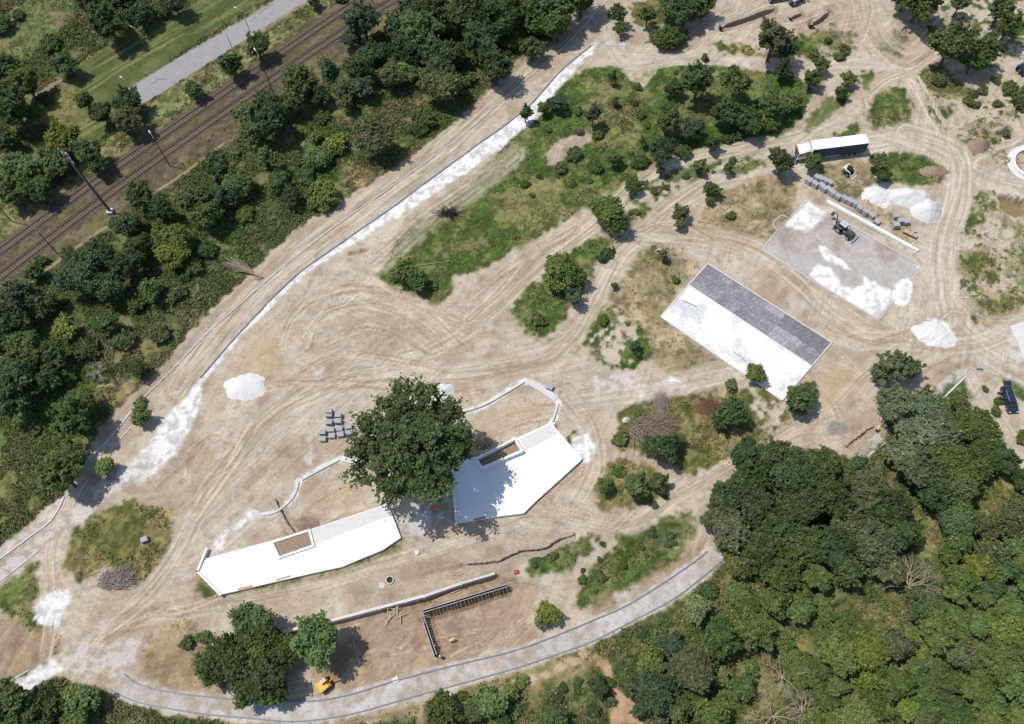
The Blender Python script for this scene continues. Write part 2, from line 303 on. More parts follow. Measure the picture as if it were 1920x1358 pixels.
# sweeping turn marks and other graded arcs
arcs = [([(530, 650), (545, 600), (590, 560), (660, 540), (740, 545), (800, 575), (850, 620), (880, 650)], 13), ([(575, 650), (590, 610), (630, 582), (700, 575), (770, 600), (830, 650)], 12),
        ([(560, 700), (640, 668), (740, 676), (840, 700)], 9), ([(610, 645), (680, 615), (750, 630), (800, 660)], 10), ([(500, 730), (600, 715), (760, 730), (900, 735)], 10),
        ([(350, 900), (362, 850), (400, 820), (440, 830)], 9), ([(365, 950), (390, 900), (430, 870), (470, 800)], 12), ([(880, 600), (940, 545), (1000, 480), (1080, 430)], 12), ([(880, 560), (960, 500), (1040, 450)], 8),
        ([(900, 830), (960, 800), (1030, 780)], 8), ([(900, 800), (960, 775), (1035, 760)], 7), ([(590, 950), (640, 920), (680, 900)], 9), ([(590, 985), (660, 955), (700, 940)], 8), ([(660, 1240), (760, 1215), (900, 1180)], 10), ([(850, 1230), (940, 1190), (1000, 1150)], 10),
        ([(1190, 440), (1260, 420), (1330, 450)], 9), ([(1560, 610), (1640, 640), (1720, 620)], 12), ([(1500, 690), (1560, 760), (1570, 800)], 12), ([(200, 1200), (280, 1150), (330, 1150), (420, 1120)], 12), ([(1250, 1120), (1310, 1050), (1330, 990)], 8), ([(1100, 970), (1030, 940), (1090, 880)], 12),
        ([(1420, 60), (1500, 45), (1560, 15)], 10), ([(700, 520), (760, 560), (860, 600)], 9)]
for i, (pl, wd) in enumerate(arcs):
    dd, sg, tt = polydist(pl, wd+14)
    mk = 1-sstep(wd*.6, wd*1.2, dd+7*wn1)
    s = noise2(sg/2.2, tt/45, 300+i)*.65+noise2(sg/1.1+9, tt/20, 350+i)*.35
    paint(mk*.7*sstep(.42, .7, s), alb(168, 145, 117)); paint(mk*.6*(1-sstep(.3, .5, s)), alb(222, 208, 184))
    STR += 1.3*(s-.5)*mk
# scraped and driven-over texture of the bare ground
def rotn(a, lu, lv_, sd):
    ca, sa = math.cos(a), math.sin(a); return noise2((X*ca+Y*sa)/lu+3, (Y*ca-X*sa)/lv_, sd)*.6+noise2((X*ca+Y*sa)/lu*2.1, (Y*ca-X*sa)/lv_*2.2+5, sd+1)*.4
w1 = sstep(.42, .58, fbm(X, Y, 26, 501, 2)); w2 = sstep(.42, .58, fbm(X, Y, 20, 511, 2))
ST = (rotn(.72, 9, .42, 520)*w1+rotn(.15, 8, .4, 530)*(1-w1))*w2+(rotn(1.15, 7, .42, 540)*w1+rotn(-.5, 8, .45, 550)*(1-w1))*(1-w2)-.5
bare = 1-sstep(.05, .35, WEED)*.45
warpn = fbm(X, Y, 1.6, 560, 3)-.5
COL *= (1+bare*(.42*ST+.30*warpn))[..., None]; STR += bare*ST*.35
# grass: bent swathes, dry flecks and darker tussocks
gmask = sstep(.06, .3, WEED)
GSA = rotn(.5+0, 3.2, .5, 600)*w1+rotn(1.4, 3.2, .5, 610)*(1-w1)-.5
GSB = fbm(X, Y, .75, 620, 2)-.5; GSC = fbm(X, Y, 4.5, 630, 3)
gf = 1+gmask*(.75*GSA+1.0*GSB)
COL *= gf[..., None]
mixc(gmask*sstep(.53, .66, GSC+.35*GSB)*.55, tex(alb(166, 152, 112), alb(134, 130, 84), N_fin))
mixc(gmask*sstep(.56, .68, fbm(X, Y, 2.4, 640, 3))*.55, alb(62, 78, 42))
# sandy yellow patches
for pts in ([(480, 620), (520, 600), (520, 700), (440, 720), (400, 800), (380, 760)], [(600, 930), (680, 880), (700, 920), (610, 970)], [(860, 800), (1000, 745), (1030, 770), (920, 820)], [(1500, 760), (1560, 690), (1600, 700), (1540, 780)]):
    paint(poly(pts, 12, 8, 3)*.45, alb(208, 184, 146))
for pts in ([(1500, 248), (1548, 190), (1586, 162), (1592, 182), (1550, 224), (1520, 246)], [(1558, 262), (1590, 242), (1607, 222), (1607, 257)], [(1612, 136), (1642, 136), (1629, 170), (1617, 170)], [(1420, 262), (1470, 215), (1500, 190), (1510, 215), (1470, 250)], [(1235, 330), (1300, 306), (1370, 298), (1330, 318), (1260, 345)], [(1345, 322), (1420, 300), (1440, 306), (1380, 330)]):
    paint(poly(pts, 5, 7)*.85, grs*.95, .4)
# white gravel patches
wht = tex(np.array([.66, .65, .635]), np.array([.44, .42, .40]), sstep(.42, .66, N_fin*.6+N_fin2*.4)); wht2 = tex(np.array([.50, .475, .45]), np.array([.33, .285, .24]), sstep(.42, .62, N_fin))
K2 = [(1108, 86), (1050, 135), (985, 205), (895, 272), (815, 330), (740, 386), (620, 470), (540, 530), (440, 635), (375, 710)]
dd, sg, tt = polydist(K2, 60)
wdt = np.interp(tt, [0, 60, 200, 330, 450, 600, 760, 960], [12, 18, 29, 30, 22, 13, 8, 8])
mk = ((sg > 0) & (dd < wdt+10*wn1+6*wf1)) * (dd < 50); sgn_ok = mk
paint(blur(mk.astype(float)), wht)
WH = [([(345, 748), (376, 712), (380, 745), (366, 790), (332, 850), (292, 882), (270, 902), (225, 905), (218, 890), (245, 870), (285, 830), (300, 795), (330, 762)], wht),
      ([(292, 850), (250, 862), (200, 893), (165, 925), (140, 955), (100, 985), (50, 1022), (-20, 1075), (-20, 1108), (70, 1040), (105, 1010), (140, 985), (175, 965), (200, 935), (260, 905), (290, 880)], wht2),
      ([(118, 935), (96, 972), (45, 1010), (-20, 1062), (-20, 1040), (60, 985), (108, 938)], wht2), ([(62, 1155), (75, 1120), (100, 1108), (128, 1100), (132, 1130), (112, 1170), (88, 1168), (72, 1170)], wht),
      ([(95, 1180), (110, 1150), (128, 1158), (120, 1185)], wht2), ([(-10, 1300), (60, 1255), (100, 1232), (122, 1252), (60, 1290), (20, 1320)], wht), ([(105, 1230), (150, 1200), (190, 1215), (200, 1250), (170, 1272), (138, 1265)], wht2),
      ([(185, 1230), (245, 1190), (280, 1205), (260, 1240), (230, 1260), (205, 1275)], wht2), ([(405, 1012), (470, 958), (478, 968), (420, 1010), (420, 1030), (400, 1035)], wht),
      ([(565, 860), (590, 830), (600, 850), (580, 875)], wht2), ([(750, 965), (790, 945), (830, 955), (850, 985), (820, 990), (790, 1010), (755, 1005)], wht2), ([(1068, 828), (1100, 812), (1118, 840), (1098, 868), (1080, 850)], wht),
      ([(1240, 712), (1270, 705), (1276, 714), (1245, 724)], wht), ([(1190, 738), (1205, 733), (1204, 745)], wht), ([(1725, 608), (1755, 598), (1780, 612), (1792, 648), (1762, 650), (1730, 640), (1712, 622)], wht),
      ([(1620, 360), (1640, 346), (1662, 350), (1670, 372), (1680, 385), (1660, 390), (1635, 382)], wht), ([(1376, 118), (1410, 112), (1424, 122), (1395, 127)], wht2), ([(1536, 560), (1552, 575), (1530, 572)], wht2), ([(1765, 462), (1795, 462), (1795, 472), (1768, 472)], wht2),
      ([(575, 690), (600, 688), (606, 700), (590, 702)], wht2), ([(1885, 640), (1900, 615), (1960, 600), (1960, 680), (1905, 690)], wht2), ([(1140, 80), (1178, 78), (1180, 90), (1110, 92)], wht2), ([(1150, 1120), (1190, 1095), (1200, 1100), (1160, 1130)], wht2),
      ([(640, 1150), (632, 1130), (612, 1150)], wht2), ([(1595, 870), (1640, 800), (1668, 805), (1625, 870)], wht2), ([(1735, 745), (1790, 690), (1812, 700), (1752, 752)], wht2), ([(1100, 700), (1190, 695), (1195, 730), (1110, 735)], wht2)]
for pts, c in WH: paint(poly(pts, 5, 5)*(.95 if c is wht else .7), c)
for kb, side in (([(848, 777), (877, 771), (919, 755), (985, 715), (1047, 755), (1033, 795)], 1), ([(475, 962), (496, 966), (516, 961), (536, 947), (552, 930), (559, 905), (566, 898), (640, 860), (672, 866)], 1)):
    dd, sg, tt = polydist(kb, 14, 3); paint((1-sstep(4, 7, dd+3*wf1))*.85, wht)
pr_in = [(233, 1264), (260, 1283), (320, 1298), (420, 1310), (480, 1313), (580, 1315), (655, 1303), (730, 1280), (830, 1253), (958, 1222), (1035, 1195), (1110, 1164), (1185, 1130), (1290, 1062), (1330, 1030)]
pr_out = [(207, 1293), (262, 1318), (375, 1338), (480, 1348), (555, 1353), (655, 1340), (780, 1305), (960, 1255), (1035, 1230), (1110, 1203), (1185, 1165), (1260, 1125), (1310, 1088), (1365, 1042)]
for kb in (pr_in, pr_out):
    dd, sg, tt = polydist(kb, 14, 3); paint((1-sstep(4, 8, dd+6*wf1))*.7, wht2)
prom = tex(alb(204, 198, 192), alb(186, 174, 160), sstep(.4, .62, N_fin)); prom = tex(prom, alb(224, 220, 216), sstep(.5, .62, N_mid)*.7); prom = tex(prom, alb(176, 158, 138), sstep(.56, .7, N_fin2)*.5)
mp = poly(list(smooth(pr_in, 3))+list(smooth(pr_out, 3))[::-1], 0, 0); paint(mp, prom)
# -- half-finished play court: grey stone bed with bright sand spreads
c2q = [(1515, 376), (1727, 499), (1646, 600), (1428, 468)]
crt = tex(alb(198, 190, 185), alb(178, 166, 155), sstep(.35, .65, N_mid)); crt = tex(crt, alb(212, 204, 198), sstep(.5, .66, N_fin)*.5)
mC = poly(c2q, 0, 0); paint(mC, crt)
wr = np.minimum(wht*1.12, .8)
for pts in ([(1515, 376), (1552, 397), (1540, 412), (1528, 428), (1508, 436), (1478, 424), (1462, 414)], [(1533, 458), (1548, 466), (1575, 485), (1602, 508), (1585, 504), (1545, 486)], [(1590, 398), (1606, 405), (1596, 412)],
            [(1530, 496), (1552, 500), (1570, 520), (1578, 536), (1602, 540), (1622, 532), (1618, 512), (1634, 528), (1674, 546), (1665, 562), (1655, 585), (1646, 600), (1615, 582), (1576, 556), (1518, 520)], [(1714, 498), (1726, 500), (1720, 512)]):
    paint(poly(pts, 4, 4)*mC, wr)
paint(poly([(1620, 570), (1640, 568), (1655, 580), (1640, 590)], 6, 6)*mC*.5, crt)
dd, sg, tt = polydist([(1682, 540), (1700, 530), (1704, 546), (1694, 566), (1680, 560), (1682, 540)], 14, 3); paint((1-sstep(6, 9, dd+5*wf1)), wr)
# -- asphalt road (its own sheet is laid on top; this tones the verge)
rd_poly = [(240, 167), (325, 115), (410, 65), (480, 25), (530, -6), (600, -50), (690, -50), (567, 5), (480, 60), (457, 75), (410, 105), (330, 155), (270, 194)]
dd, sg, tt = polydist([(255, 180), (330, 134), (410, 84), (480, 42), (548, 0), (640, -50)], 40, 1); paint((1-sstep(16, 23, dd+5*wf1))*.8, alb(180, 164, 142))
dd, sg, tt = polydist([(70, 178), (115, 150)], 12, 1); paint((1-sstep(2, 4, dd))*.8, alb(170, 150, 126))
WEED *= 1-poly(rd_poly, 0, 0, 2)
# pits
paint(poly([(1872, 368), (1890, 366), (1920, 378), (1930, 400), (1905, 405), (1885, 395)], 2, 2), alb(150, 134, 100))
paint(poly([(1545, 800), (1565, 788), (1592, 795), (1590, 815), (1560, 817)], 3, 3)*.8, alb(150, 146, 140))

# -- relief
hill = (N_mid-.5)*.30+(N_b2-.5)*.35+(N_fin-.5)*.20*(1+3*np.clip(ROUGH, 0, 1))+(N_fin2-.5)*.06
Z += hill+STR*.22
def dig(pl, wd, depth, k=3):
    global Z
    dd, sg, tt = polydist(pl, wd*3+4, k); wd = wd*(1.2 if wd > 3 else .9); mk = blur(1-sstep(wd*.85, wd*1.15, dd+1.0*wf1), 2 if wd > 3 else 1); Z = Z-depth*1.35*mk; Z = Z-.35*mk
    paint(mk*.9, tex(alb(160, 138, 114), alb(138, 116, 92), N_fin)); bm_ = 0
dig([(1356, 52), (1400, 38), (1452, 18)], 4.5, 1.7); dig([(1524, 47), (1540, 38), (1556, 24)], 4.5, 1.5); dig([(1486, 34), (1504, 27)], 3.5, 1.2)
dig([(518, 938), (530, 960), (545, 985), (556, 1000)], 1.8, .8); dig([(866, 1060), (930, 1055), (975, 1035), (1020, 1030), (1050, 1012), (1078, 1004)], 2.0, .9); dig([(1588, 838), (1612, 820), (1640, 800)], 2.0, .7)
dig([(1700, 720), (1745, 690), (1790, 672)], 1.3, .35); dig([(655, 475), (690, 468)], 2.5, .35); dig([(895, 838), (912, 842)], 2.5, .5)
mk = poly([(1872, 368), (1890, 366), (1920, 378), (1930, 400), (1905, 405), (1885, 395)], 2, 2, 2); Z -= 1.6*mk
mk = poly([(640, 1172), (800, 1128), (930, 1085), (1000, 1100), (985, 1160), (900, 1225), (760, 1262), (700, 1275), (640, 1230)], 6, 4, 8); Z -= .8*mk
mk = poly([(882, 240), (1880, 225), (1895, 235), (1890, 255), (1860, 252)], 2, 2, 2); Z -= 0*mk
mk = poly([(1866, 250), (1895, 232), (1900, 250)], 2, 2, 1); Z -= 1.4*mk; paint(mk*.8, alb(70, 60, 50))
for (x, y, r, h) in ((410, 860, 26, .7), (455, 830, 14, .4), (740, 610, 30, .3), (1750, 325, 16, .6), (1838, 275, 16, 1.0), (1840, 460, 26, .9), (20, 1200, 22, 1.0), (905, 825, 12, .9), (565, 980, 16, .6), (1050, 278, 18, .7), (700, 470, 16, .5), (1825, 235, 14, .6), (60, 1230, 14, .8)):
    q = P(x, y); rr = r*mpp(x, y); Z += h*np.exp(-((X-q[0])**2+(Y-q[1])**2)/(2*(rr*.5)**2))
for pl_, w0, dp in (([(500, 1190), (627.5, 1164), (735, 1136), (800, 1119), (862, 1097), (928, 1078)], 11, 1.25), ([(797, 1154), (952, 1103)], 11, .8)):
    dd, sg, tt = polydist(pl_, 20, 1); mk = blur(((sg < 1) if sg[(dd < 8)].size and True else dd < 0)*(dd < w0), 1)
    below = blur((((PYY-np.interp(PXX, [p[0] for p in pl_], [p[1] for p in pl_])) > 0) & (dd < w0)).astype(float), 1); Z -= dp*below; paint(below*.5, tex(alb(140, 116, 92), alb(120, 98, 78), N_fin))
# level the ground under laid surfaces
lv = np.zeros_like(X)
for pts in (c2q, [(1327, 495), (1560, 643), (1466, 748), (1238, 594)], rd_poly, [(1448, 408), (1462, 398), (1476, 412), (1462, 424)]):
    q = np.array(pts, float); c = q.mean(0); lv = np.maximum(lv, poly([tuple(c+(p-c)*1.03) for p in q], 0, 0, 2))
lv = np.maximum(lv, poly(list(smooth(pr_in, 3)+np.array([0, -6]))+list(smooth(pr_out, 3)+np.array([0, 6]))[::-1], 0, 0, 2))
for tk in (t1, t2):
    dd, sg, tt = polydist(tk, 34); lv = np.maximum(lv, 1-sstep(12, 20, dd))
lv = np.clip(lv*1.6, 0, 1)
Z = Z*(1-lv) - .03*lv
far = sstep(0, 30, np.maximum(np.maximum(inx[0]-X, X-inx[-1]), np.maximum(iny[0]-Y, Y-iny[-1])))
Z = Z*(1-far)
COL = COL*(1-far[..., None])+alb(98, 108, 66)*far[..., None]

def sample(A, x, y):
    fx = np.interp(x, gx, np.arange(NX)); fy = np.interp(y, gy, np.arange(NY))
    i = np.clip(np.floor(fx).astype(int), 0, NX-2); j = np.clip(np.floor(fy).astype(int), 0, NY-2); u = fx-i; v = fy-j
    if A.ndim == 3: u = u[..., None]; v = v[..., None]
    return (A[j, i]*(1-u)+A[j, i+1]*u)*(1-v)+(A[j+1, i]*(1-u)+A[j+1, i+1]*u)*v
def gz(x, y): return float(sample(Z, np.array([x]), np.array([y]))[0])

# ------------------------------------------------------------------ materials
def mat(name, color=(.5, .5, .5), rough=.8, metal=0, noise=0.0, nscale=3.0, bump=0.0, attr=None, obcol=False, spec=.3, coat=0):
    m = bpy.data.materials.new(name); m.use_nodes = True; n = m.node_tree.nodes; l = m.node_tree.links
    b = n['Principled BSDF']; b.inputs['Roughness'].default_value = rough; b.inputs['Metallic'].default_value = metal
    b.inputs['Specular IOR Level'].default_value = spec
    if coat: b.inputs['Coat Weight'].default_value = coat
    src = None
    if attr:
        a = n.new('ShaderNodeAttribute'); a.attribute_name = attr; src = a.outputs['Color']
    elif obcol:
        a = n.new('ShaderNodeObjectInfo'); src = a.outputs['Color']
    else:
        a = n.new('ShaderNodeRGB'); a.outputs[0].default_value = (*[float(c) for c in color], 1); src = a.outputs[0]
    tc = n.new('ShaderNodeTexCoord')
    if noise:
        t = n.new('ShaderNodeTexNoise'); t.inputs['Scale'].default_value = nscale; t.inputs['Detail'].default_value = 6; t.inputs['Roughness'].default_value = .7
        l.new(tc.outputs['Object'], t.inputs['Vector'])
        mr = n.new('ShaderNodeMapRange'); mr.inputs[1].default_value = .25; mr.inputs[2].default_value = .75
        mr.inputs[3].default_value = 1-noise; mr.inputs[4].default_value = 1+noise
        l.new(t.outputs[0], mr.inputs[0])
        mx = n.new('ShaderNodeVectorMath'); mx.operation = 'SCALE'; l.new(src, mx.inputs[0]); l.new(mr.outputs[0], mx.inputs['Scale']); src = mx.outputs[0]
        if bump:
            bp = n.new('ShaderNodeBump'); bp.inputs['Strength'].default_value = bump; bp.inputs['Distance'].default_value = .12
            l.new(t.outputs[0], bp.inputs['Height']); l.new(bp.outputs[0], b.inputs['Normal'])
    l.new(src, b.inputs['Base Color'])
    return m
def leafmat(name):
    m = bpy.data.materials.new(name); m.use_nodes = True; n = m.node_tree.nodes; l = m.node_tree.links
    n.remove(n['Principled BSDF']); out = n['Material Output']
    oi = n.new('ShaderNodeObjectInfo'); at = n.new('ShaderNodeAttribute'); at.attribute_name = 'lv'
    hs = n.new('ShaderNodeHueSaturation'); l.new(oi.outputs['Color'], hs.inputs['Color'])
    mr = n.new('ShaderNodeMapRange'); mr.inputs[3].default_value = .55; mr.inputs[4].default_value = 1.5; l.new(at.outputs['Fac'], mr.inputs[0]); l.new(mr.outputs[0], hs.inputs['Value'])
    mh = n.new('ShaderNodeMapRange'); mh.inputs[3].default_value = .515; mh.inputs[4].default_value = .485; l.new(at.outputs['Fac'], mh.inputs[0]); l.new(mh.outputs[0], hs.inputs['Hue'])
    d = n.new('ShaderNodeBsdfDiffuse'); t = n.new('ShaderNodeBsdfTranslucent'); g = n.new('ShaderNodeBsdfGlossy'); g.inputs['Roughness'].default_value = .5; g.inputs['Color'].default_value = (.8, .85, .8, 1)
    l.new(hs.outputs[0], d.inputs[0]); l.new(hs.outputs[0], t.inputs[0])
    a = n.new('ShaderNodeMixShader'); a.inputs[0].default_value = .36; l.new(d.outputs[0], a.inputs[1]); l.new(t.outputs[0], a.inputs[2])
    b = n.new('ShaderNodeMixShader'); b.inputs[0].default_value = .015; l.new(a.outputs[0], b.inputs[1]); l.new(g.outputs[0], b.inputs[2])
    l.new(b.outputs[0], out.inputs[0]); return m

M = {}
M['ground'] = mat('soil_and_grass', rough=.95, attr='col', noise=.30, nscale=2.6, bump=.55, spec=.1)
M['leaf'] = leafmat('leaves')
M['bark'] = mat('bark', (.11, .085, .065), .9, noise=.3, nscale=4)
M['deadwood'] = mat('dead_wood', (.29, .245, .215), .9, noise=.35, nscale=3)
M['deadwood2'] = mat('dry_branches', (.33, .27, .20), .9, noise=.35, nscale=3)
M['brush'] = mat('weathered_branches', (.26, .205, .165), .9, noise=.45, nscale=1.2); M['char'] = mat('charred_wood', (.02, .018, .017), .9, noise=.3)
M['conc'] = mat('grey_concrete', (.50, .49, .475), .85, noise=.12, nscale=1.5, bump=.1)
M['kerbd'] = mat('dark_kerb_concrete', (.20, .215, .25), .85, noise=.15, nscale=2); M['kerb'] = mat('kerb_concrete', (.50, .50, .52), .85, noise=.15, nscale=2)  # first one is a darker, bluish grey tone for the long path kerbs
M['white'] = mat('white_render', (.75, .75, .745), .8, noise=.09, nscale=.35)
M['white2'] = mat('dusty_white_render', (.56, .54, .52), .85, noise=.12, nscale=1.2)
M['heap'] = mat('white_gravel', (.60, .595, .575), .95, noise=.10, nscale=3, bump=.5)
M['paver'] = mat('grey_paver', (.37, .37, .40), .85, noise=.15, nscale=6)
M['paverd'] = mat('dark_paver', (.15, .15, .17), .8, noise=.35, nscale=1.6)
M['wood'] = mat('sawn_wood', (.42, .32, .21), .8, noise=.2, nscale=5)
M['form'] = mat('formwork_panel', (.10, .09, .085), .7, noise=.3, nscale=3)
M['steel'] = mat('weathered_steel', (.14, .12, .11), .55, .5, noise=.2)
M['polemetal'] = mat('galvanised_steel', (.30, .29, .29), .6, .3, noise=.15)
M['polewood'] = mat('tarred_pole', (.10, .085, .075), .8, noise=.2)
M['sleeper'] = mat('sleeper_concrete', (.125, .115, .105), .9, noise=.3, nscale=2)
M['asphalt'] = mat('worn_asphalt', (.27, .262, .26), .9, noise=.14, nscale=.6, bump=.15)
M['black'] = mat('black_rubber', (.015, .015, .016), .7)
M['glass'] = mat('dark_glass', (.02, .028, .035), .08, spec=.8)
M['trailer'] = mat('white_truck_paint', (.82, .82, .82), .4, spec=.5)
M['navy'] = mat('navy_curtain', (.035, .05, .085), .5, noise=.1)
M['carblue'] = mat('dark_blue_paint', (.012, .022, .05), .22, spec=.6, coat=.6)
M['yellow'] = mat('yellow_paint', (.72, .36, .03), .45, noise=.08)
M['machgreen'] = mat('dusty_dark_machine_paint', (.07, .075, .065), .6, noise=.3)
M['machwhite'] = mat('off_white_machine_paint', (.6, .6, .58), .5, noise=.1)
M['grey'] = mat('light_grey_paint', (.42, .42, .46), .5)
M['blue'] = mat('blue_paint', (.03, .10, .35), .45)
M['red'] = mat('red_paint', (.42, .04, .04), .6, noise=.2)
M['orange'] = mat('orange_brown_timber', (.42, .21, .09), .6, noise=.3)
M['soil'] = mat('brown_soil', (.26, .19, .135), .95, noise=.35, nscale=3, bump=.8)
M['hivis'] = mat('hi_vis_cloth', (.62, .72, .10), .7)
M['cloth_dark'] = mat('dark_work_cloth', (.03, .035, .05), .9)
M['cloth_white'] = mat('pale_work_cloth', (.55, .55, .52), .9)
M['skin'] = mat('skin', (.45, .28, .2), .6)
M['lamp'] = mat('lamp_glass', (.6, .62, .62), .4)
M['spoil'] = mat('trench_spoil', (.33, .27, .21), .95, noise=.35, nscale=2, bump=.5); M['stone'] = mat('pale_stone', (.55, .52, .45), .9, noise=.2, nscale=4, bump=.4)
M['rust'] = mat('rusty_iron', (.2, .1, .06), .8, noise=.3)

# ------------------------------------------------------------------ object helpers
class MB:
    def __init__(s): s.v = []; s.f = []
    def add(s, vs, fs):
        o = len(s.v); s.v += [tuple(map(float, q)) for q in vs]; s.f += [tuple(i+o for i in q) for q in fs]; return s
    def box(s, c, d, rz=0, top=(1, 1), off=(0, 0)):
        cx, cy, cz = c; a, b, h = d[0]/2, d[1]/2, d[2]/2; cr, sr = math.cos(rz), math.sin(rz); vs = []
        for k, z in ((0, -h), (1, h)):
            tx, ty = (1, 1) if k == 0 else top; ox, oy = (0, 0) if k == 0 else off
            for x, y in ((-a, -b), (a, -b), (a, b), (-a, b)):
                x = x*tx+ox; y = y*ty+oy; vs.append((cx+x*cr-y*sr, cy+x*sr+y*cr, cz+z))
        return s.add(vs, [(0, 3, 2, 1), (4, 5, 6, 7), (0, 1, 5, 4), (1, 2, 6, 5), (2, 3, 7, 6), (3, 0, 4, 7)])
    def prism(s, pts, z0, z1):
        n = len(pts); ar = sum(pts[i][0]*pts[(i+1) % n][1]-pts[(i+1) % n][0]*pts[i][1] for i in range(n))
        if ar < 0: pts = pts[::-1]
        vs = [(p[0], p[1], z0) for p in pts]+[(p[0], p[1], z1) for p in pts]
        return s.add(vs, [tuple(range(n))[::-1], tuple(range(n, 2*n))]+[(i, (i+1) % n, n+(i+1) % n, n+i) for i in range(n)])
    def side(s, prof, y0, y1, t0=1.0):             # profile in xz pulled across y
        n = len(prof); vs = [(x, y0, z) for x, z in prof]+[(x, y1, z) for x, z in prof]
        return s.add(vs, [tuple(range(n)), tuple(range(n, 2*n))[::-1]]+[(i, n+i, n+(i+1) % n, (i+1) % n) for i in range(n)])
    def tube(s, a, b, r0, r1=None, n=7, caps=True):
        r1 = r0 if r1 is None else r1; a = Vector(a); b = Vector(b); d = b-a
        if d.length < 1e-6: return s
        q = d.to_track_quat('Z', 'Y'); vs = []
        for p, r in ((a, r0), (b, r1)):
            for i in range(n):
                t = 2*math.pi*i/n; vs.append(p+q@Vector((math.cos(t)*r, math.sin(t)*r, 0)))
        fs = [(i, (i+1) % n, n+(i+1) % n, n+i) for i in range(n)]
        if caps: fs += [tuple(range(n))[::-1], tuple(range(n, 2*n))]
        return s.add(vs, fs)
    def build(s, name, m, parent=None, smooth=False):
        me = bpy.data.meshes.new(name); me.from_pydata(s.v, [], s.f); me.validate(); me.update()
        bm = bmesh.new(); bm.from_mesh(me); bmesh.ops.recalc_face_normals(bm, faces=bm.faces); bm.to_mesh(me); bm.free()
        if smooth: me.polygons.foreach_set('use_smooth', [True]*len(me.polygons))
        me.materials.append(m); o = bpy.data.objects.new(name, me); COLL.objects.link(o)
        if parent: o.parent = parent
        return o
def tag(o, label=None, cat=None, group=None, kind=None):
    if label: o['label'] = label
    if cat: o['category'] = cat
    if group: o['group'] = group
    if kind: o['kind'] = kind
    return o
def thing(name, label, cat, loc=(0, 0, 0), rz=0, group=None, scale=1):
    o = bpy.data.objects.new(name, None); COLL.objects.link(o); o.location = loc; o.rotation_euler = (0, 0, rz); o.scale = (scale,)*3
    o.empty_display_size = .3
    return tag(o, label, cat, group)
def copy_tree(o, parent=None):
    c = o.copy(); COLL.objects.link(c); c.parent = parent
    for ch in list(o.children): copy_tree(ch, c)
    return c
def grid_mesh(name, Xg, Yg, Zg, Cg, m):
    ny, nx = Xg.shape; me = bpy.data.meshes.new(name)
    nv = nx*ny; me.vertices.add(nv); me.vertices.foreach_set('co', np.stack([Xg, Yg, Zg], -1).reshape(-1).astype(np.float32))
    a = (np.arange(ny-1)[:, None]*nx+np.arange(nx-1)[None, :]).reshape(-1); q = np.stack([a, a+1, a+nx+1, a+nx], -1)
    nf = len(q); me.loops.add(nf*4); me.loops.foreach_set('vertex_index', q.reshape(-1).astype(np.int32))
    me.polygons.add(nf); me.polygons.foreach_set('loop_start', (np.arange(nf)*4).astype(np.int32)); me.polygons.foreach_set('loop_total', np.full(nf, 4, np.int32))
    me.polygons.foreach_set('use_smooth', np.ones(nf, bool)); me.update(); me.validate()
    ca = me.color_attributes.new('col', 'FLOAT_COLOR', 'POINT')
    ca.data.foreach_set('color', np.concatenate([Cg, np.ones(Cg.shape[:-1]+(1,))], -1).reshape(-1).astype(np.float32))
    me.materials.append(m); o = bpy.data.objects.new(name, me); COLL.objects.link(o); return o

# ------------------------------------------------------------------ ground and laid surfaces
tag(grid_mesh('ground', X, Y, Z, COL, M['ground']), kind='structure')
def quad_sheet(name, q, z, nu, nv_):
    A, B, C, D = [np.array(P(*p)) for p in q]; u = np.linspace(0, 1, nu)[None, :, None]; v = np.linspace(0, 1, nv_)[:, None, None]
    G = (A*(1-u)+B*u)*(1-v)+(D*(1-u)+C*u)*v
    return G[..., 0], G[..., 1], np.full(G.shape[:2], z)
gxx, gyy, gzz = quad_sheet('play_court', [(1516, 378), (1725, 499.5), (1645.5, 598), (1430, 468)], 0.03, 150, 90)
cc = sample(COL, gxx, gyy); nn = fbm(gxx, gyy, .8, 91, 3)
tag(grid_mesh('court_bed', gxx, gyy, gzz+.03*nn+.06*sstep(.5, .6, cc[..., 2])*nn, cc*(.9+.2*nn[..., None]), M['ground']), kind='structure')
def ribbon(name, a, b, z, m, n=200, k=8):
    def rs(pts):
        s = smooth(pts, 5); L = np.concatenate([[0], np.cumsum(np.hypot(*np.diff(s, axis=0).T))]); t = np.linspace(0, L[-1], n)
        return np.stack([np.interp(t, L, s[:, 0]), np.interp(t, L, s[:, 1])], -1)
    A = rs(a); B = rs(b); wA = np.array([P(*p) for p in A]); wB = np.array([P(*p) for p in B]); u = np.linspace(0, 1, k)[:, None, None]
    G = wA[None]*(1-u)+wB[None]*u; cc = sample(COL, G[..., 0], G[..., 1]); nn = fbm(G[..., 0], G[..., 1], .9, 95, 3)
    return tag(grid_mesh(name, G[..., 0], G[..., 1], np.full(G.shape[:2], z)+.02*nn, cc*(.88+.24*nn[..., None]), m), kind='structure')
ribbon('gravel_path', pr_in, pr_out, .02, M['ground'], 420, 16)
ra = [(240, 167), (325, 115), (410, 65), (480, 25), (530, -6), (640, -70)]; rb = [(270, 194), (330, 157), (410, 107), (480, 62), (567, 6), (700, -75)]
A = PP(ra); B = PP(rb); rm = MB()
for i in range(len(A)-1): rm.add([(*A[i][:2], .015), (*A[i+1][:2], .015), (*B[i+1][:2], .015), (*B[i][:2], .015)], [(0, 1, 2, 3)])
tag(rm.build('road', M['asphalt']), kind='structure')
rm = MB()
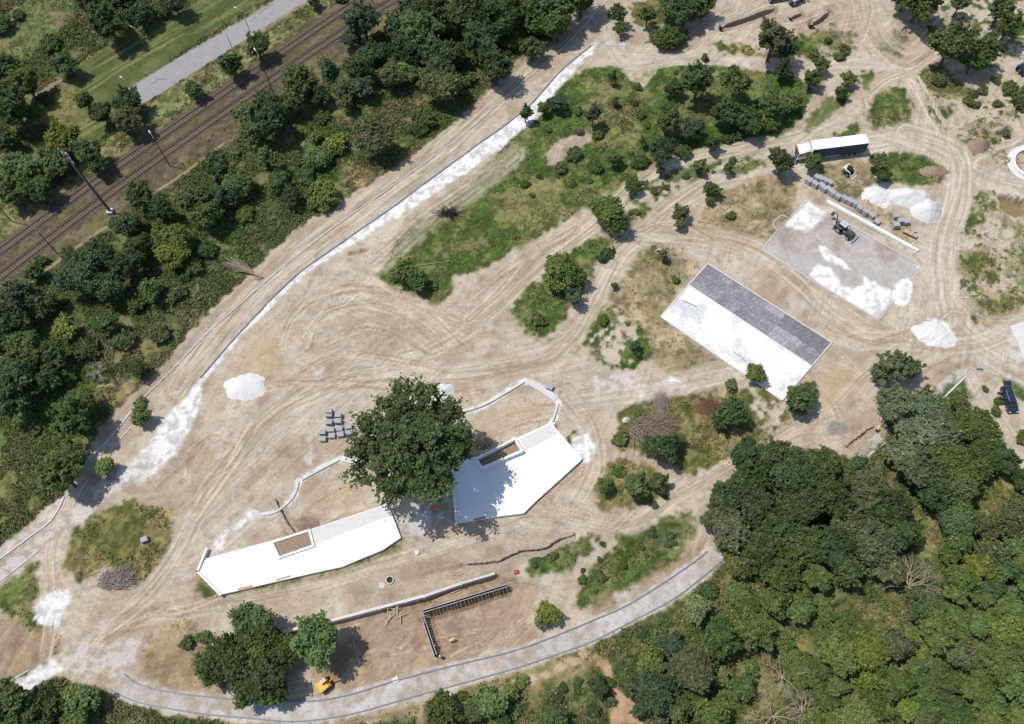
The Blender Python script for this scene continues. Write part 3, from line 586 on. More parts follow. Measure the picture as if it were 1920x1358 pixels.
for (x0, y0, x1, y1, wv) in ((292, 150, 312, 148, 2.2), (282, 158, 296, 152, 1.6), (402, 86, 410, 92, 1), (486, 24, 512, 8, 2), (470, 40, 480, 32, 1.5)):
    a = P(x0, y0); b = P(x1, y1); t = math.atan2(b[1]-a[1], b[0]-a[0])+math.pi/2; w_ = wv*.05
    rm.add([(a[0]-math.cos(t)*w_, a[1]-math.sin(t)*w_, .019), (b[0]-math.cos(t)*w_, b[1]-math.sin(t)*w_, .019), (b[0]+math.cos(t)*w_, b[1]+math.sin(t)*w_, .019), (a[0]+math.cos(t)*w_, a[1]+math.sin(t)*w_, .019)], [(0, 1, 2, 3)])
tag(rm.build('asphalt_patch', mat('tar_patch', (.12, .12, .12), .8, noise=.2)), kind='structure')

def trench(pl, hw, depth):
    wl = world_line(pl, .45); n = len(wl); rng = random.Random(int(pl[0][0])); vs = []; fs = []
    env = [min(1, .25+1.6*math.sin(math.pi*i/(n-1))) for i in range(n)]
    jt = [[hw*e+rng.uniform(-.10, .10), hw*e+rng.uniform(-.10, .10), rng.uniform(.7, 1.3), rng.uniform(.7, 1.3)] for e in env]
    for i in range(n):
        a = offset(wl, 1)[i]-wl[i]; j_ = jt[i]; L = wl[i]
        for q_, z in ((L+a*(j_[0]+j_[2]), None), (L+a*(j_[0]+.15), .10+rng.uniform(0, .12)), (L+a*j_[0], .04), (L+a*j_[0]*.8, -depth), (L-a*j_[1]*.8, -depth), (L-a*j_[1], .04), (L-a*(j_[1]+.15), .10+rng.uniform(0, .12)), (L-a*(j_[1]+j_[3]), None)):
            zz = gz(q_[0], q_[1])-.02 if z is None else z
            vs.append((q_[0], q_[1], zz))
    for i in range(n-1):
        for k in range(7): fs.append((8*i+k, 8*i+k+1, 8*i+9+k, 8*i+8+k))
    return tag(MB().add(vs, fs).build('trench', M['spoil']), kind='structure')
# ------------------------------------------------------------------ railway
def resample(w, step):
    w = np.array(w)[:, :2]; L = np.concatenate([[0], np.cumsum(np.hypot(*np.diff(w, axis=0).T))]); t = np.arange(0, L[-1], step)
    return np.stack([np.interp(t, L, w[:, 0]), np.interp(t, L, w[:, 1])], -1)
def offset(w, d):
    w = np.array(w); t = np.gradient(w, axis=0); t /= np.linalg.norm(t, axis=1)[:, None]; return w+np.stack([-t[:, 1], t[:, 0]], -1)*d
def strip(w, wd, z0, z1, mb=None):               # box section swept along a line
    mb = mb or MB(); a = offset(w, wd/2); b = offset(w, -wd/2); n = len(w); vs = []
    zz0 = np.broadcast_to(z0, n); zz1 = np.broadcast_to(z1, n)
    for i in range(n): vs += [(*a[i], zz0[i]), (*b[i], zz0[i]), (*b[i], zz1[i]), (*a[i], zz1[i])]
    fs = [(4*i+j, 4*i+(j+1) % 4, 4*i+4+(j+1) % 4, 4*i+4+j) for i in range(n-1) for j in range(4)]+[(0, 3, 2, 1), (4*n-4, 4*n-3, 4*n-2, 4*n-1)]
    return mb.add(vs, fs)
def world_line(pl, step, k=6, z=0): return resample([P(x, y, z) for x, y in smooth(pl, k)], step)
sl_me = None
for ti, (tk, lab) in enumerate(((t1, 'upper railway track with pale sleepers showing, nearer the asphalt road'), (t2, 'lower railway track beside the tree belt, with a third rail lying along it'))):
    wl = world_line(tk, 1.0); c0 = wl[len(wl)//2]
    t = thing('railway_track', lab, 'railway track', (c0[0], c0[1], 0)); off = Matrix.Translation((-c0[0], -c0[1], 0))
    for d in ((.78, -.78) if ti == 0 else (.78, -.78, 1.28)):
        r = strip(offset(wl-c0, d), .14, .20, .36).build('rail', M['rust'] if d < 1 else M['steel'], t)
    sp = resample([P(x, y) for x, y in smooth(tk, 6)], .62); tg = np.gradient(sp, axis=0); rng = random.Random(ti); vis = []
    for i in range(len(sp)):
        px, py = topx(sp[i][0], sp[i][1])
        if -20 < px < 1940 and -20 < py < 1378: vis.append(i)
    for i in vis[:298]:
        if sl_me is None:
            s = MB().box((0, 0, .07), (.22, 2.5, .14)).build('sleeper', M['sleeper']); sl_me = s.data; s.parent = t
        else:
            s = bpy.data.objects.new('sleeper', sl_me); COLL.objects.link(s); s.parent = t
        s.location = (sp[i][0]-c0[0], sp[i][1]-c0[1], .015-(rng.uniform(0, .09) if ti == 0 else rng.uniform(.05, .15))); s.rotation_euler = (0, 0, math.atan2(tg[i][1], tg[i][0])+rng.uniform(-.02, .02))

# ------------------------------------------------------------------ poles and lamps
def pole(base, h, label, cat='utility pole', name='utility_pole', r=.13, arm=None, lamp=True, m='polewood', lean=(0, 0)):
    b = P(*base); t = thing(name, label, cat, (b[0], b[1], gz(b[0], b[1])-.05))
    tx, ty = lean
    MB().tube((0, 0, 0), (tx, ty, h), r, r*.6, 8).build('shaft', M[m], t)
    if arm == 'cross':
        for k, L in ((.4, 1.5),): MB().box((tx, ty, h-k), (.1, L, .1), .7).build('crossarm', M['polewood'], t)
        ins = MB()
        for s in (-.62, 0, .62): ins.tube((tx+math.sin(.7)*-s, ty+math.cos(.7)*s, h-.35), (tx+math.sin(.7)*-s, ty+math.cos(.7)*s, h-.1), .05)
        ins.build('insulator', M['lamp'], t)
    if lamp:
        az = lamp if isinstance(lamp, float) else 2.2
        MB().tube((tx, ty, h-.1), (tx+.9*math.cos(az), ty+.9*math.sin(az), h+.35), .045).tube((tx+.9*math.cos(az), ty+.9*math.sin(az), h+.35), (tx+1.7*math.cos(az), ty+1.7*math.sin(az), h+.4), .045).build('lamp_arm', M['polemetal'], t)
        hd = MB().box((tx+2.0*math.cos(az), ty+2.0*math.sin(az), h+.42), (.9, .3, .16), az, (.8, .7)).build('lamp_head', M['lamp'], t)
    return t
pole((318.6, 311.5), 9.6, 'railway lamp pole with a long pale lamp arm, beside the lower track', 'lamp post', 'lamp_post', .14, lamp=2.1)
pole((511, 171), 11.5, 'dark lamp pole rising from the lower track by the two roadside bushes', 'lamp post', 'lamp_post', .13, lamp=2.1)
pole((107, 475), 9.0, 'dark pole beside the lower track near the left edge, casting a forked shadow', 'utility pole', 'utility_pole', .14, 'cross', False)
pole((135, 485), 4.2, 'short dark post at the edge of the tree belt, left of the railway', 'post', 'short_post', .10, None, False)
pole((22, 415), 9.0, 'pole at the left edge above the upper railway track', 'utility pole', 'utility_pole', .13, 'cross', False)
pole((469, 60), 6.6, 'pale street lamp on the road verge with a small box on its shaft', 'street lamp', 'street_lamp', .11, None, 2.6, 'polemetal')
pole((440, 102), 6.4, 'dark curved street lamp just behind the two roadside bushes', 'street lamp', 'street_lamp', .11, None, 1.2, 'polemetal')
pole((272, 88), 5.2, 'street lamp standing alone on the mown grass', 'street lamp', 'street_lamp', .10, None, 2.4, 'polemetal')
pole((251, 176), 4.0, 'low street lamp at the near end of the asphalt road', 'street lamp', 'street_lamp', .10, None, 2.4, 'polemetal')
pole((416, 41), 2.6, 'short dark post on the grass beside the asphalt road', 'post', 'short_post', .08, None, False)
pole((700, 8), 8, 'pole beside the railway near the top edge', 'utility pole', 'utility_pole', .13, 'cross', False)
b = P(207.3, 398); t = thing('mast', 'very tall dark mast with antennas on top, beside the lower railway track', 'mast', (b[0], b[1], 0))
lx, ly = -1.2, .8
MB().box((0, 0, .3), (1.3, 1.3, .6)).build('footing', M['conc'], t)
MB().tube((-.16, 0, .6), (lx-.12, ly, 20), .23, .13, 8).build('shaft', M['polemetal'], t); MB().tube((.24, 0, .6), (lx+.12, ly, 20), .20, .11, 8).build('shaft', M['polewood'], t)
for z, L in ((19.8, 2.2), (18.4, 1.9), (16.9, 1.5)):
    u = z/20; a = MB().box((lx*u, ly*u, z), (L, .12, .12), -.6).build('crossarm', M['polemetal'], t)
    for s in (-1, 1): MB().box((lx*u+s*L/2*math.cos(-.6), ly*u+s*L/2*math.sin(-.6), z+.35), (.2, .14, .9)).build('antenna', M['lamp'], t)

for pl_, hw_, dp_ in (([(1354, 53), (1400, 38), (1455, 17)], .75, 2.0), ([(1523, 48), (1540, 38), (1556, 23)], .6, 1.9), ([(1484, 36), (1506, 26)], .5, 1.5), ([(518, 936), (530, 960), (545, 985), (557, 1002)], .22, .9), ([(868, 1060), (930, 1055), (975, 1036), (1020, 1031), (1050, 1013), (1078, 1004)], .22, .8), ([(1588, 838), (1612, 820), (1640, 800)], .25, .9)):
    trench(pl_, hw_, dp_)
# ------------------------------------------------------------------ kerbs
def kerb(pl, label, wd=.18, h=.16, step=.8, k=5, m='kerb', name='kerb', cat='kerb'):
    wl = world_line(pl, step, k); zs = np.maximum(sample(Z, wl[:, 0], wl[:, 1]), -.05)
    zs = np.convolve(np.pad(zs, 3, 'edge'), np.ones(7)/7, 'valid')
    c = wl[len(wl)//2]; o = strip(wl-c, wd, zs-.35, zs+h).build(name, M[m]); o.location = (c[0], c[1], 0)
    return tag(o, label, cat)
K1 = [(1146, -8), (1062, 84), (962, 170), (871, 250), (737, 349), (642, 415), (546, 488), (480, 545), (392, 622), (326, 691), (258, 757)]
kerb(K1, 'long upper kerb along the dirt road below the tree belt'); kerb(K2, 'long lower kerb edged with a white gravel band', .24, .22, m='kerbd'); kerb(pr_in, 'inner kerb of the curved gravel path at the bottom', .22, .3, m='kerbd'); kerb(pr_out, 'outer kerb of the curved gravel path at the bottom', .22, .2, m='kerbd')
kerb([(256, 760), (205, 823), (165, 862)], 'kerb end passing under the twin bright green trees', .3); kerb([(246, 802), (200, 852)], 'short kerb lying in tree shade beside the gravel path'); kerb([(165, 900), (150, 925), (134, 957)], 'short kerb in dappled shade below the two leaning trees')
kerb([(120, 932), (98, 974), (60, 1004), (-10, 1056)], 'kerb on the meadow side of the bottom left gravel path', .3, .2, k=2); kerb([(73, 1033), (40, 1060), (-10, 1098)], 'kerb on the near side of the bottom left gravel path')
kerb([(56, 1256), (8, 1284)], 'short upper kerb at the bottom left corner'); kerb([(66, 1288), (40, 1303)], 'short lower kerb at the bottom left corner')
kerb([(1137, 48), (1134, 58), (1140, 69), (1152, 73), (1172, 73)], 'hooked kerb at the junction near the top'); kerb([(1106, 86), (1120, 84), (1174, 87)], 'short straight kerb across the junction near the top')
kerb([(1620, 862), (1664, 827)], 'short pale kerb under the light willow crowns'); kerb([(1745, 752), (1767, 748), (1813, 704)][1:], 'short kerb strip with white top left of the dark car', .35, .3)
kerb([(848, 777), (877, 771), (919, 755), (985, 716)], 'thin wall kerb at the top of the right terrace bed', .2, .35, k=3); kerb([(987, 714), (1017, 733), (1048, 754)], 'wide pale kerb of the right terrace bed', .9, .15, k=1); kerb([(1047, 757), (1041, 775), (1035, 795)], 'end kerb joining the right terrace bed to the white slab', .35, .35, k=1)
kerb([(473, 960), (484, 965), (496, 966), (516, 961), (536, 947), (550, 932), (557, 915), (559, 904)], 'curved kerb around the left terrace bed', .4, .3); kerb([(566, 901), (600, 882), (639, 862)], 'straight kerb of the left terrace bed', .25, .35, k=1); kerb([(640, 861), (652, 867), (674, 866)], 'small curved kerb beside the big central tree', .4, .25)
def edge(a, b, label, wd=.2, h=.14): return kerb([a, b], label, wd, h, 1.0, 1)
edge((1515, 376), (1727, 499), 'upper long kerb of the unfinished play court'); edge((1428, 468), (1646, 600), 'lower long kerb of the unfinished play court'); edge((1722, 508), (1704, 528), 'stub of kerb at the far corner of the unfinished court')
edge((1677, 560), (1647, 601), 'end kerb of the unfinished play court'); edge((1514, 376), (1480, 410), 'near end kerb of the unfinished play court'); edge((1454, 436), (1429, 468), 'short end kerb of the unfinished court, below its side bay')
kerb([(1480, 410), (1466, 403), (1447, 420), (1458, 434)], 'small square kerb bay on the side of the unfinished court', k=1)

# ------------------------------------------------------------------ paved court: white bed and dark panels
q1 = [(1327, 495.3), (1559.4, 643.2), (1466, 752), (1238, 594.5)]
A, Bq, Cq, Dq = [np.array(P(*p))[:2] for p in q1]
t = thing('paved_court', 'rectangular court half laid with dark paving panels, half bare white sand', 'court', (A[0], A[1], 0))
def bil(u, v): return (A*(1-u)+Bq*u)*(1-v)+(Dq*(1-u)+Cq*u)*v-A
split = .405
def bsheet(name, u0, u1, v0, v1, z, nu, nv_, colf, m):
    U, V = np.meshgrid(np.linspace(u0, u1, nu), np.linspace(v0, v1, nv_)); G = (A*(1-U[..., None])+Bq*U[..., None])*(1-V[..., None])+(Dq*(1-U[..., None])+Cq*U[..., None])*V[..., None]-A
    n1 = fbm(G[..., 0], G[..., 1], 3.5, 61, 4); n2 = fbm(G[..., 0], G[..., 1], .8, 62, 3)
    o = grid_mesh(name, G[..., 0], G[..., 1], z+.05*n1+.02*n2, colf(n1, n2), m); o.parent = t; return o
bsheet('sand_bed', .004, .996, split, .996, .10, 120, 60, lambda a, b: tex(np.array([.72, .715, .70]), np.array([.50, .50, .505]), sstep(.48, .75, a)*.9)*(.94+.12*b[..., None]), M['ground'])
bsheet('base_course', .004, .996, .004, split, .02, 40, 20, lambda a, b: tex(np.array([.25, .25, .26]), np.array([.35, .35, .35]), a), M['ground'])
def edge2(name, a, b, wd=.22, h=.3, par=t):
    d = b-a; L = np.hypot(*d); MB().box(((a[0]+b[0])/2, (a[1]+b[1])/2, h/2-.05), (L+wd, wd, h), math.atan2(d[1], d[0])).build(name, M['white2'], par)
edge2('edging', bil(0, 0), bil(1, 0)); edge2('edging', bil(1, 0.02), bil(1, 1)); edge2('edging', bil(1, 1), bil(0, 1)); edge2('edging', bil(0, .98), bil(0, 0.02)); edge2('edging', bil(.01, split), bil(.985, split), .16, .27)
pv = mat('dusty_dark_pavers', rough=.85, obcol=True, noise=.38, nscale=1.1); 
nn_ = pv.node_tree.nodes; 
rng = random.Random(4); nc, nr = 14, 4; e = .0018
for i in range(nc):
    for j in range(nr):
        u0, u1 = .006+i*.988/nc, .006+(i+1)*.988/nc; v0, v1 = .008+j*(split-.014)/nr, .008+(j+1)*(split-.014)/nr
        pts = [bil(u0+e, v0+e*1.6), bil(u1-e, v0+e*1.6), bil(u1-e, v1-e*1.6), bil(u0+e, v1-e*1.6)]
        c = sum(pts)/4; pmb = MB().prism([tuple(p-c) for p in pts], 0, .10+rng.uniform(-.006, .006)); o = pmb.build('paving_panel', pv, t); o.location = (c[0], c[1], .045)
        clean = (i >= 9 and j < 2); g = rng.uniform(.145, .17) if clean else rng.uniform(.17, .235)
        if i in (9, 10, 11) and j >= 2: g += .05
        if i in (7, 8) and j == 0: g += .10
        if i >= 12 and j >= 2: g = .19
        o.color = (g, g*.98, g*1.08, 1)
# white scuff grid dust on the panels: thin raised joint sand lines
jm = MB()
rng = random.Random(9)
for k in range(230):
    u = rng.uniform(.02, .97); v = rng.uniform(.02, split-.03)
    if u > .64 and v < split*.48: continue
    L = rng.uniform(.15, 1.1); a0 = bil(u, v); along = rng.random() < .5; d = (Bq-A)/np.linalg.norm(Bq-A) if along else (Dq-A)/np.linalg.norm(Dq-A); a1 = a0+d*L
    jm.box(((a0[0]+a1[0])/2, (a0[1]+a1[1])/2, .158), (L, rng.uniform(.03, .07), .012), math.atan2(d[1], d[0]))
tag(jm.build('joint_sand', M['white2'], t), kind='stuff')
ps = [P(1283, 566), P(1304, 575)]; d = math.atan2(ps[1][1]-ps[0][1], ps[1][0]-ps[0][0])
tag(MB().box(((ps[0][0]+ps[1][0])/2, (ps[0][1]+ps[1][1])/2, .23), (3.0, .28, .05), d).build('plank', M['wood']), 'wooden plank lying on the white sand half of the paved court', 'plank')
ps = [P(1373, 659), P(1400, 679)]; d = math.atan2(ps[1][1]-ps[0][1], ps[1][0]-ps[0][0])
tag(MB().box(((ps[0][0]+ps[1][0])/2, (ps[0][1]+ps[1][1])/2, .21), (3.4, .12, .05), d).build('screed_rail', M['polemetal']), 'thin grey screed rail in the white sand near the court edge', 'rail')

# ------------------------------------------------------------------ white terraces
def terrace(name, label, outline, ztop, thick, walls, step_poly, planter, soil_z, ph=.4):
    W = [P(x, y, ztop) for x, y in outline]; c = np.mean(np.array(W)[:, :2], 0)
    t = thing(name, label, 'terrace', (c[0], c[1], 0)); loc = lambda pts, z: [(q[0]-c[0], q[1]-c[1]) for q in PP(pts, z)]
    MB().prism(loc(outline, ztop), ztop-thick, ztop).build('slab', M['white'], t)
    MB().prism(loc(step_poly, ztop), ztop-.05, ztop+.05).build('step', M['white2'], t)
    for a, b in walls:
        a_, b_ = loc([a, b], ztop+.45); d = math.atan2(b_[1]-a_[1], b_[0]-a_[0]); L = math.dist(a_, b_)
        MB().box(((a_[0]+b_[0])/2, (a_[1]+b_[1])/2, ztop/2+.22), (L+.34, .34, ztop+.46), d).build('parapet', M['white'], t)
    q = loc(planter, ztop+ph)
    for i in range(4):
        a_, b_ = np.array(q[i]), np.array(q[(i+1) % 4]); d = b_-a_; u = d/np.linalg.norm(d); nrm = np.array([-u[1], u[0]])
        cc_ = (a_+b_)/2; MB().box((cc_[0], cc_[1], (ztop+ph)/2), (np.linalg.norm(d)+.398-.004*i, .4, ztop+ph+.02-.006*i), math.atan2(d[1], d[0])).build('planter_wall', M['white'], t)
    MB().prism(q, ztop-.3, soil_z).build('planter_soil', M['soil'], t)
    return t, c, loc
tA, cA, locA = terrace('white_terrace', 'long white terrace slab left of the big tree, with a soil-filled planter', [(386, 1047.5), (509, 1014), (581, 993), (727, 944.5), (751.5, 1008), (718, 1031), (641, 1063), (590, 1074), (414, 1115), (371, 1071)], .7, .75,
    [((387, 1029), (369.5, 1071)), ((369.5, 1071.5), (412.5, 1115))], [(584, 993), (726, 946), (733, 966), (589, 1021)], [(509, 1017), (579.5, 994), (587.5, 1023), (523, 1045.5)], .88)
tB, cB, locB = terrace('white_terrace', 'white terrace slab right of the big tree, half shaded, with a deep planter', [(846.5, 862), (893, 857), (968, 822), (1032, 793), (1091, 862), (1003, 941.5), (982, 962.5), (930, 969), (857, 981)], .7, .8,
    [((846.5, 880), (855.5, 981))], [(974, 824), (1031, 795), (1046, 814), (984, 845)], [(893, 860), (965.5, 822.5), (979, 845), (903.5, 877)], .73, 1.15)
MB().box((0, 0, 0), (1, 1, 1))
o = MB(); a_, b_ = locB([(1034, 796), (1090, 861)], .9); o.box(((a_[0]+b_[0])/2, (a_[1]+b_[1])/2, .4), (math.dist(a_, b_), .3, .95), math.atan2(b_[1]-a_[1], b_[0]-a_[0])); o.build('parapet', M['white'], tB)
rng = random.Random(2)
for (x, y, c_, lab) in ((700, 0, 0, 0),): pass
for (a, b, m_, lab) in (((518, 1088), (545, 1080), 'wood', 'brown board on the front edge of the left terrace'), ((446, 1105), (473, 1099), 'orange', 'reddish board on the front edge of the left terrace'), ((888, 975), (910, 970), 'orange', 'rust coloured board at the front edge of the right terrace')):
    p0 = P(*a, .7); p1 = P(*b, .7); d = math.atan2(p1[1]-p0[1], p1[0]-p0[0]); tag(MB().box(((p0[0]+p1[0])/2, (p0[1]+p1[1])/2, .735), (math.dist(p0, p1), .35, .06), d).build('board', M[m_]), lab, 'board')
p0 = P(806, 956, .3); p1 = P(838, 953, .3); tb = thing('timber_stack', 'orange timber boards under the big tree, beside the white slab', 'timber', (p0[0], p0[1], .0), math.atan2(p1[1]-p0[1], p1[0]-p0[0]))
for i in range(4): MB().box((1.6, i*.26, .25+.02*(i % 2)), (3.4-.3*i, .22, .06)).build('board', M['orange'], tb)
MB().box((.3, .4, .1), (.12, 1.1, .2)).box((2.8, .4, .1), (.12, 1.1, .2)).build('bearer', M['wood'], tb)

# ------------------------------------------------------------------ retaining wall and formwork
def wallseg(pl, z, h, wd, m, name, par, c, lower=.0):
    w = np.array([P(x, y, z) for x, y in pl])[:, :2]-c
    return strip(w, wd, z-h, z).build(name, M[m], par)
pl = [(500, 1188), (540, 1182), (627.5, 1161.5), (735, 1133), (800, 1116), (862, 1094.5), (928, 1075)]
c = np.array(P(700, 1145))[:2]; t = thing('retaining_wall', 'long low concrete retaining wall with a white top and dark shadow, below the left terrace', 'wall', (c[0], c[1], 0))
for i in range(len(pl)-1): wallseg([pl[i], pl[i+1]], .45, 2.0, .5 if i < 5 else .42, 'white2' if i < 4 else 'conc', 'wall_section', t, c)
for x, y in ((711, 1139.5), (760, 1126.5), (795, 1118), (864, 1094)):
    q = P(x, y, .5); MB().box((q[0]-c[0], q[1]-c[1], .3), (.22, .75, .5), .3).build('clamp', M['conc'], t)
c = np.array(P(792, 1150))[:2]; t = thing('formwork', 'L-shaped timber formwork with many raking props, in the excavated pit', 'formwork', (c[0], c[1], 0))
def fw(a, b, side, n, z=.75):
    A_ = np.array(P(*a, z))[:2]-c; B_ = np.array(P(*b, z))[:2]-c; d = B_-A_; L = np.linalg.norm(d); u = d/L; nr = np.array([-u[1], u[0]])*side; az = math.atan2(u[1], u[0])
    for s, mm_ in ((0, 'form'), (.42, 'form')):
        k = int(L/2.4)+1
        for i in range(k):
            m0 = A_+u*(i+.5)*L/k+nr*(s); MB().box((m0[0], m0[1], z-.85), (L/k-.03, .07, 1.7), az).build('panel', M[mm_], t)
            m1 = A_+u*(i+.5)*L/k+nr*(s+(.0)); MB().box((m1[0], m1[1], z+.04), (L/k-.05, .12, .08), az).build('rail', M['polemetal'], t)
    rng = random.Random(int(a[0]))
    for i in range(n):
        m0 = A_+u*(i+.5+rng.uniform(-.2, .2))*L/n+nr*(-.04); m1 = m0-nr*rng.uniform(.9, 1.6)+u*rng.uniform(-.15, .15)
        MB().tube((m0[0], m0[1], z-.1), (m1[0], m1[1], -.95), .045, n=5).build('prop', M['wood'], t)
fw((793, 1149), (952, 1100), 1, 24); fw((793, 1152), (818.5, 1228), -1, 16)
def planks(x, y, n, L, az, label, m_='wood', spread=.25, name='plank_pile', z=None):
    q = P(x, y); z0 = gz(q[0], q[1]) if z is None else z; t = thing(name, label, 'planks', (q[0], q[1], z0)); rng = random.Random(int(x*7+y))
    for i in range(n): MB().box((rng.uniform(-spread, spread)*L, rng.uniform(-spread, spread)*L, .05+.06*i), (L*rng.uniform(.7, 1), rng.uniform(.1, .2), .05), az+rng.uniform(-spread, spread)*2.2).build('plank', M[m_], t)
    return t
planks(740, 1152, 9, 2.6, .6, 'scattered pale planks on the soil below the retaining wall', spread=.5)
planks(838, 1115, 4, 6.2, .38, 'long boards lying between the retaining wall and the formwork', spread=.06); planks(850, 1124, 3, 3.2, .35, 'short boards beside the long boards above the formwork', spread=.1)
planks(860, 1077, 4, 2.3, .0, 'small pallet of boards above the right end of the retaining wall', spread=.2); planks(1660, 388, 3, 1.2, 1.0, 'two loose pale blocks beside the end of the paver row', 'stone', .3); planks(517, 1104, 1, 1.9, .9, 'single pale plank beside the front of the left terrace', 'conc')
planks(1272, 1026, 1, 1.3, .8, 'pale board at the weedy bank above the gravel path', 'wood'); planks(1882, 672, 5, 2.2, 1.2, 'small stack of white boards near the right edge', 'white2', .12); planks(1808, 558, 3, 1.6, -.4, 'grey boards lying on the dirt at the right', 'conc', .2)
planks(957, 1092, 2, 1.0, .3, 'yellowish board at the far end of the formwork', 'wood', .1); planks(668, 1207, 1, 1.9, -1.0, 'pale plank lying in the tree shadow', 'wood'); planks(693, 1252, 1, 1.4, .3, 'thin pale board in the shade near the yellow excavator', 'wood')

# ------------------------------------------------------------------ white beam
a0 = P(1551, 377, .4); b0 = P(1722, 470, .4); L = math.dist(a0, b0)
t = thing('concrete_beam', 'long white concrete channel beam lying beside the unfinished court', 'beam', (a0[0], a0[1], 0), math.atan2(b0[1]-a0[1], b0[0]-a0[0]))
for i in range(3): MB().side([(0, 0), (.8, 0)], 0, 0) if 0 else MB().box((L*(i+.5)/3, 0, .32), (L/3-.03, .78, .5), 0, (1, .82)).build('beam_section', M['white'], t)
MB().box((L/2, -.52, .12), (L, .12, .24)).build('bearer', M['conc'], t)
planks(1712, 462, 5, 1.5, .5, 'pale offcuts at the lower end of the long white beam', 'stone', .4)
q = P(1706, 441); t = thing('block_stack', 'reddish brown curbstone stack beyond the end of the paver row', 'block stack', (q[0], q[1], 0), head((1693, 434), (1718, 446)))
for i in range(3):
    for j in range(2): MB().box((-1+i*1.0, .25-j*.5, .35), (.95, .45, .55)).build('block', M['rust'] if j else M['soil'], t)
    MB().box((-1+i*1.0, 0, .66), (.9, .9, .06)).build('cover_board', M['wood'], t)

# ------------------------------------------------------------------ paver pallets
def make_stack(layers, label, w_=1.25, d_=1.0, lh=.26):
    t = thing('paver_stack', label, 'paver stack', group='stacks of grey pavers on pallets')
    pb = MB()
    for s in (-.4, 0, .4): pb.box((s*w_, 0, .05), (.1, d_, .1))
    for s in np.linspace(-.42, .42, 5): pb.box((0, s*d_, .12), (w_, .12, .04))
    pb.build('pallet', M['wood'], t)
    for k in range(layers):
        lm = MB()
        for i in range(5):
            for j in range(4): lm.box(((i-2)*w_/5, (j-1.5)*d_/4, .14+lh*(k+.5)), (w_/5-.02, d_/4-.02, lh-.025))
        lm.build('paver_layer', M['paver'], t)
    return t
protos = {}
def stack(x, y, layers, az, label, top=None):
    key = layers
    if key not in protos:
        t = make_stack(layers, label); protos[key] = t
    else: t = copy_tree(protos[key])
    q = P(x, y, .14+.26*layers) if top is None else P(x, y, top); t.location = (q[0], q[1], gz(q[0], q[1])); t.rotation_euler = (0, 0, az); tag(t, label)
    return t
ORD = ['first', 'second', 'third', 'fourth', 'fifth', 'sixth', 'seventh', 'eighth', 'ninth', 'tenth', 'eleventh', 'twelfth', 'thirteenth', 'fourteenth', 'fifteenth', 'sixteenth', 'seventeenth', 'eighteenth', 'nineteenth', 'twentieth']
az = head((1540, 345), (1640, 415))
row = [(1517.5, 336), (1529.5, 342.5), (1541.5, 345.5), (1546, 350.5), (1554.5, 352.5), (1562, 359.5), (1572, 366), (1584.5, 370), (1594.5, 375), (1603.5, 379), (1613, 387.5), (1624, 394.5), (1636, 401.5), (1645.5, 413.5)]
for i, (x, y) in enumerate(row): stack(x, y, 5 if i not in (12, 13) else (4 if i == 12 else 3), az, ORD[i]+' grey paver stack from the shaded tree end of the long row')
for i, (x, y) in enumerate([(1533, 330), (1539, 332), (1548, 336), (1557, 340)]): stack(x, y, 4, az, ORD[i]+' of the four shaded paver stacks behind the long row, counted from the left')
for (x, y, l, lab) in ((1682, 403, 4, 'lone tall paver stack at the head of the loose group below the white heaps'), (1690, 412, 5, 'upper stack of the joined pair below the white gravel heaps'), (1682, 420, 5, 'lower stack of the joined pair below the white gravel heaps'), (1701, 414, 4, 'right hand paver stack of the loose group, nearest the white gravel heaps'), (1714, 432, 1, 'flat single layer of pavers right of the loose group')):
    stack(x, y, l, az+.9, lab)
azc = .02
for (x, y, l, lab) in ((616, 769, 6, 'double height bright topmost stack of the twelve beside the big tree'), (616, 776, 4, 'stack just below the bright double stack beside the big tree'), (633, 777, 4, 'stack half hidden by leaves beside the big tree, at the top'), (616, 790, 4, 'left stack of the third row from the top beside the big tree'),
    (633, 788, 4, 'right stack of the third row from the top beside the big tree'), (620, 804.5, 3, 'left stack of the fourth row beside the big tree'), (635.5, 803, 3, 'middle stack of the fourth row beside the big tree'), (653, 799, 3, 'greenish stack shaded by the tree, rightmost of its row'),
    (604, 809, 4, 'upper of the two leftmost stacks beside the big tree'), (604.5, 822, 3, 'lower of the two leftmost stacks beside the big tree'), (621.5, 816, 3, 'second stack from the left in the bottom row beside the big tree'), (638, 813.5, 3, 'third stack from the left in the bottom row beside the big tree'), (654.5, 810.5, 3, 'rightmost stack in the bottom row, touching the big tree shade')):
    stack(x, y, l, azc+random.Random(int(x)).uniform(-.12, .12), lab)
stack(269.5, 1011, 3, .35, 'single paver stack alone on the olive grass at the left'); stack(1031, 725, 3, -.5, 'single paver stack beside the wide kerb of the right terrace bed'); stack(1837, 687, 2, -.1, 'single pale slab stack on the dirt above the dark car')

